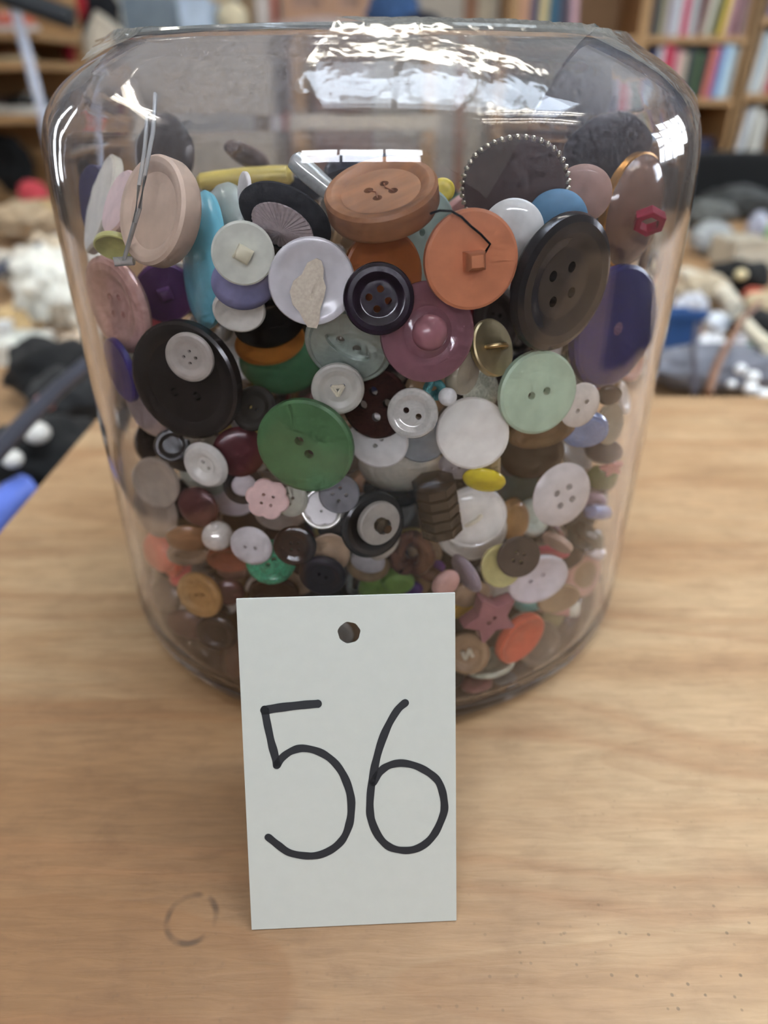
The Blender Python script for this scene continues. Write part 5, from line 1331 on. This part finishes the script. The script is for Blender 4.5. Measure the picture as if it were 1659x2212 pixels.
farlump(850, 72, 120, 76, 2.66, (54, 84, 128), 'blue_jacket', 'blue denim jacket heaped before the cabinet', 'jacket', seed=51, rough_=.2)
farlump(915, 80, 84, 44, 2.42, (26, 30, 48), 'navy_jumper', 'dark navy jumper beside the denim jacket', 'jumper', seed=52, rough_=.2)
farlump(690, 96, 230, 50, 2.5, (186, 168, 164), 'pink_blanket', 'pale pink blanket spread in front of the cabinet', 'blanket', seed=53, rough_=.12)
sr = empty('clothes_table', (float(aty(800, 200, 2.5)[0]), 2.5, FLOOR_Z)); tag(sr, 'low pale table carrying clothes before the cabinet', 'table')
a0, b0, a1, b1 = rect(610, 97, 960, 110, 2.4)
at_root(MB().box((a0, 2.4, b1 - .03), (a1, 2.8, b1)).build('table_top', jm((206, 192, 170), .6), None, 20), sr)
for lx in (a0 + .03, a1 - .03):
    for ly in (2.44, 2.76): at_root(MB().box((lx - .02, ly - .02, FLOOR_Z), (lx + .02, ly + .02, b1 - .03)).build('leg', m_rack, None, 20), sr)
# door in the back wall
a0, b0, a1, b1 = rect(1000, -300, 1090, 400, Y1 - .03)
dr = empty('door_1', (a0, Y1 - .03, FLOOR_Z)); tag(dr, 'cream door with a brown frame', None, None, 'structure')
at_root(MB().box((a0 + .02, Y1 - .03, FLOOR_Z), (a1, Y1, 1.3)).build('door_leaf', jm((216, 205, 182), .6), None, 20), dr)
at_root(MB().box((a0 - .03, Y1 - .05, FLOOR_Z), (a0 + .02, Y1, 1.32)).build('door_frame', jm((176, 130, 100), .6, 'wood', .15, 8), None, 20), dr)
# posts and boards leaning near the storage box
for (px, wpx, col, nm, lb) in ((540, 36, (136, 112, 84), 'wooden_post', 'brown wooden post behind the cream cushion'), (572, 26, (206, 196, 190), 'white_board', 'narrow white board leaning beside the wooden post'), (596, 10, (176, 84, 66), 'red_rail', 'thin rust red rail beside the white board')):
    p = aty(px, 90, 2.9); s = project(p)[2] / FPX; W = wpx * s / 2
    tag(MB().box((p[0] - W, 2.9, FLOOR_Z), (p[0] + W, 2.93, 1.2)).build(nm, jm(col, .6, 'wood', .15, 8), None, 20), lb, nm.split('_')[1])

# --- bookcases
BY = Y1 - .33
m_bk = jm((178, 138, 92), .55, 'wood', .15, 6)
def bookcase(xpx0, xpx1, mids, shelf_px, label):
    xs = [float(aty(x, 150, BY)[0]) for x in (xpx0, xpx1)]; root = empty('bookcase', ((xs[0] + xs[1]) / 2, BY, FLOOR_Z)); tag(root, label, 'bookcase')
    t = .018; zt = 1.25
    for x in [xs[0], xs[1]] + [float(aty(q, 150, BY)[0]) for q in mids]:
        at_root(MB().box((x - t, BY, FLOOR_Z), (x + t, Y1 - .02, zt)).build('upright', m_bk, None, 20), root)
    at_root(MB().box((xs[0], Y1 - .02, FLOOR_Z), (xs[1], Y1 - .012, zt)).build('back_panel', jm((150, 116, 80), .6, 'wood', .12, 6), None, 20), root)
    zs = []
    for q in shelf_px:
        z_ = float(aty(1500, q, BY)[2]); zs.append(z_)
        at_root(MB().box((xs[0] + t, BY + .004, z_ - .022), (xs[1] - t, Y1 - .021, z_)).build('shelf', m_bk, None, 20), root)
    return zs
zsA = bookcase(1102, 1608, [1378], (78, 213, 352, 490, -150), 'wide light wooden bookcase with two bays of books')
zsB = bookcase(1616, 2060, [1840], (36, 203, 345, 480, -210), 'second light wooden bookcase with its shelves set lower')
def book(px0, wpx, z, h, d, col, label, lean=0.0, by=None):
    by = (BY + .02) if by is None else by
    x = float(aty(px0, 150, by)[0]); W = wpx * (project(aty(px0, 150, by))[2] / FPX)
    root = empty('book', (x, by, z + .0005)); root.rotation_euler = (0, lean, 0); tag(root, label, 'book')
    c = .0025
    cm = jm(col, .45, 'plastic', .06, 20)
    cov = MB().box((0, 0, 0), (c, d, h)).box((W - c, 0, 0), (W, d, h)).box((c, 0, 0), (W - c, c, h))
    cov.build('cover', cm, root, 20)
    MB().box((c, c, .003), (W - c, d - .003, h - .003)).build('pages', jm((222, 214, 196), .8, 'paper', .05, 60), root, 20)
CN = {}
def row(x0, z, items, where, hs=1.0, ws=1.0, ls=1.0):
    x = x0; prev = None
    for it in items:
        wpx, h, col, nm = it[:4]; wpx *= ws; h *= hs; lean = ls * it[4] if len(it) > 4 else 0.0
        if prev is not None: x += max(0.0, min(h, prev[0]) * (math.sin(prev[1]) - math.sin(lean))) / .00215 + 1.5
        book(x, wpx, z + (wpx * .0022 * math.sin(lean) if lean > 0 else 0.0), h, .19, col, nm + ' ' + where, lean)
        x += wpx / math.cos(lean); prev = (h, lean)
z1, z2, z3 = zsA[0], zsA[1], zsA[2]
row(1392, z1, [(16, .24, (40, 44, 52), 'black hardback'), (15, .25, (150, 140, 110), 'khaki paperback'), (16, .22, (170, 160, 170), 'lilac grey paperback'), (14, .24, (206, 210, 212), 'white paperback'), (13, .25, (206, 70, 104), 'hot pink paperback', -.05), (18, .24, (180, 178, 178), 'silver grey hardback'), (14, .22, (110, 60, 56), 'brown red paperback', .16), (14, .24, (196, 188, 170), 'cream paperback', .18), (12, .23, (110, 112, 80), 'olive paperback', .18)], 'on the upper shelf of the two-bay bookcase', 1, .9, .6)
row(1536, z1, [(14, .25, (222, 190, 72), 'bright yellow paperback', .12), (15, .22, (190, 150, 152), 'dusty pink paperback', .1), (13, .21, (104, 38, 56), 'burgundy paperback', .05), (12, .2, (206, 176, 172), 'pale pink paperback', 0.0)], 'at the far end of the upper shelf', .92, .72, .7)
row(1404, z2, [(12, .2, (60, 62, 96), 'navy paperback'), (13, .21, (196, 190, 194), 'grey white paperback'), (20, .22, (196, 54, 82), 'crimson hardback', -.05), (12, .2, (214, 150, 156), 'rose paperback'), (14, .19, (196, 180, 158), 'buff paperback'), (16, .21, (40, 48, 52), 'black paperback'), (13, .19, (70, 92, 48), 'dark green paperback'), (12, .2, (30, 44, 44), 'dark teal paperback'), (14, .21, (214, 116, 96), 'coral paperback', .06), (13, .21, (104, 92, 156), 'purple paperback', .06), (16, .22, (168, 204, 226), 'light blue paperback', .05), (13, .21, (206, 210, 208), 'plain white paperback', .04)], 'on the lower shelf of the two-bay bookcase', .82, .95, 1)
row(1112, z1, [(22, .25, (190, 142, 112), 'tan hardback'), (18, .25, (70, 66, 92), 'slate blue hardback'), (17, .26, (206, 188, 138), 'straw yellow hardback'), (18, .25, (40, 92, 120), 'petrol blue hardback', -.04), (20, .25, (72, 62, 76), 'dark plum hardback', -.06), (14, .24, (204, 164, 172), 'pink paperback', -.08)], 'beside the empty gap in the bookcase')
row(1626, zsB[1], [(16, .24, (182, 194, 200), 'blue grey paperback', .1), (14, .26, (206, 200, 190), 'ivory hardback', .14), (16, .22, (176, 44, 58), 'red hardback', .1)], 'in the bookcase with lower shelves', .84)
row(1634, zsB[0], [(24, .20, (84, 82, 140), 'indigo hardback'), (20, .2, (206, 130, 96), 'orange paperback')], 'on the top shelf of the bookcase with lower shelves')
row(1628, zsB[2], [(14, .22, (206, 210, 214), 'white folder', .12), (14, .23, (196, 192, 180), 'cream folder', 0.0), (14, .2, (200, 198, 190), 'ivory folder')], 'on the third shelf of the second bookcase', .82, 1, 1)
nb = crate(1520, 352, 48, 40, .15, (52, 54, 84), 'navy_box', 'small navy box in the bottom bay of the bookcase', 'box', y=BY + .05); nb.location.z = zsA[2] + .002; nb.location.x -= .02
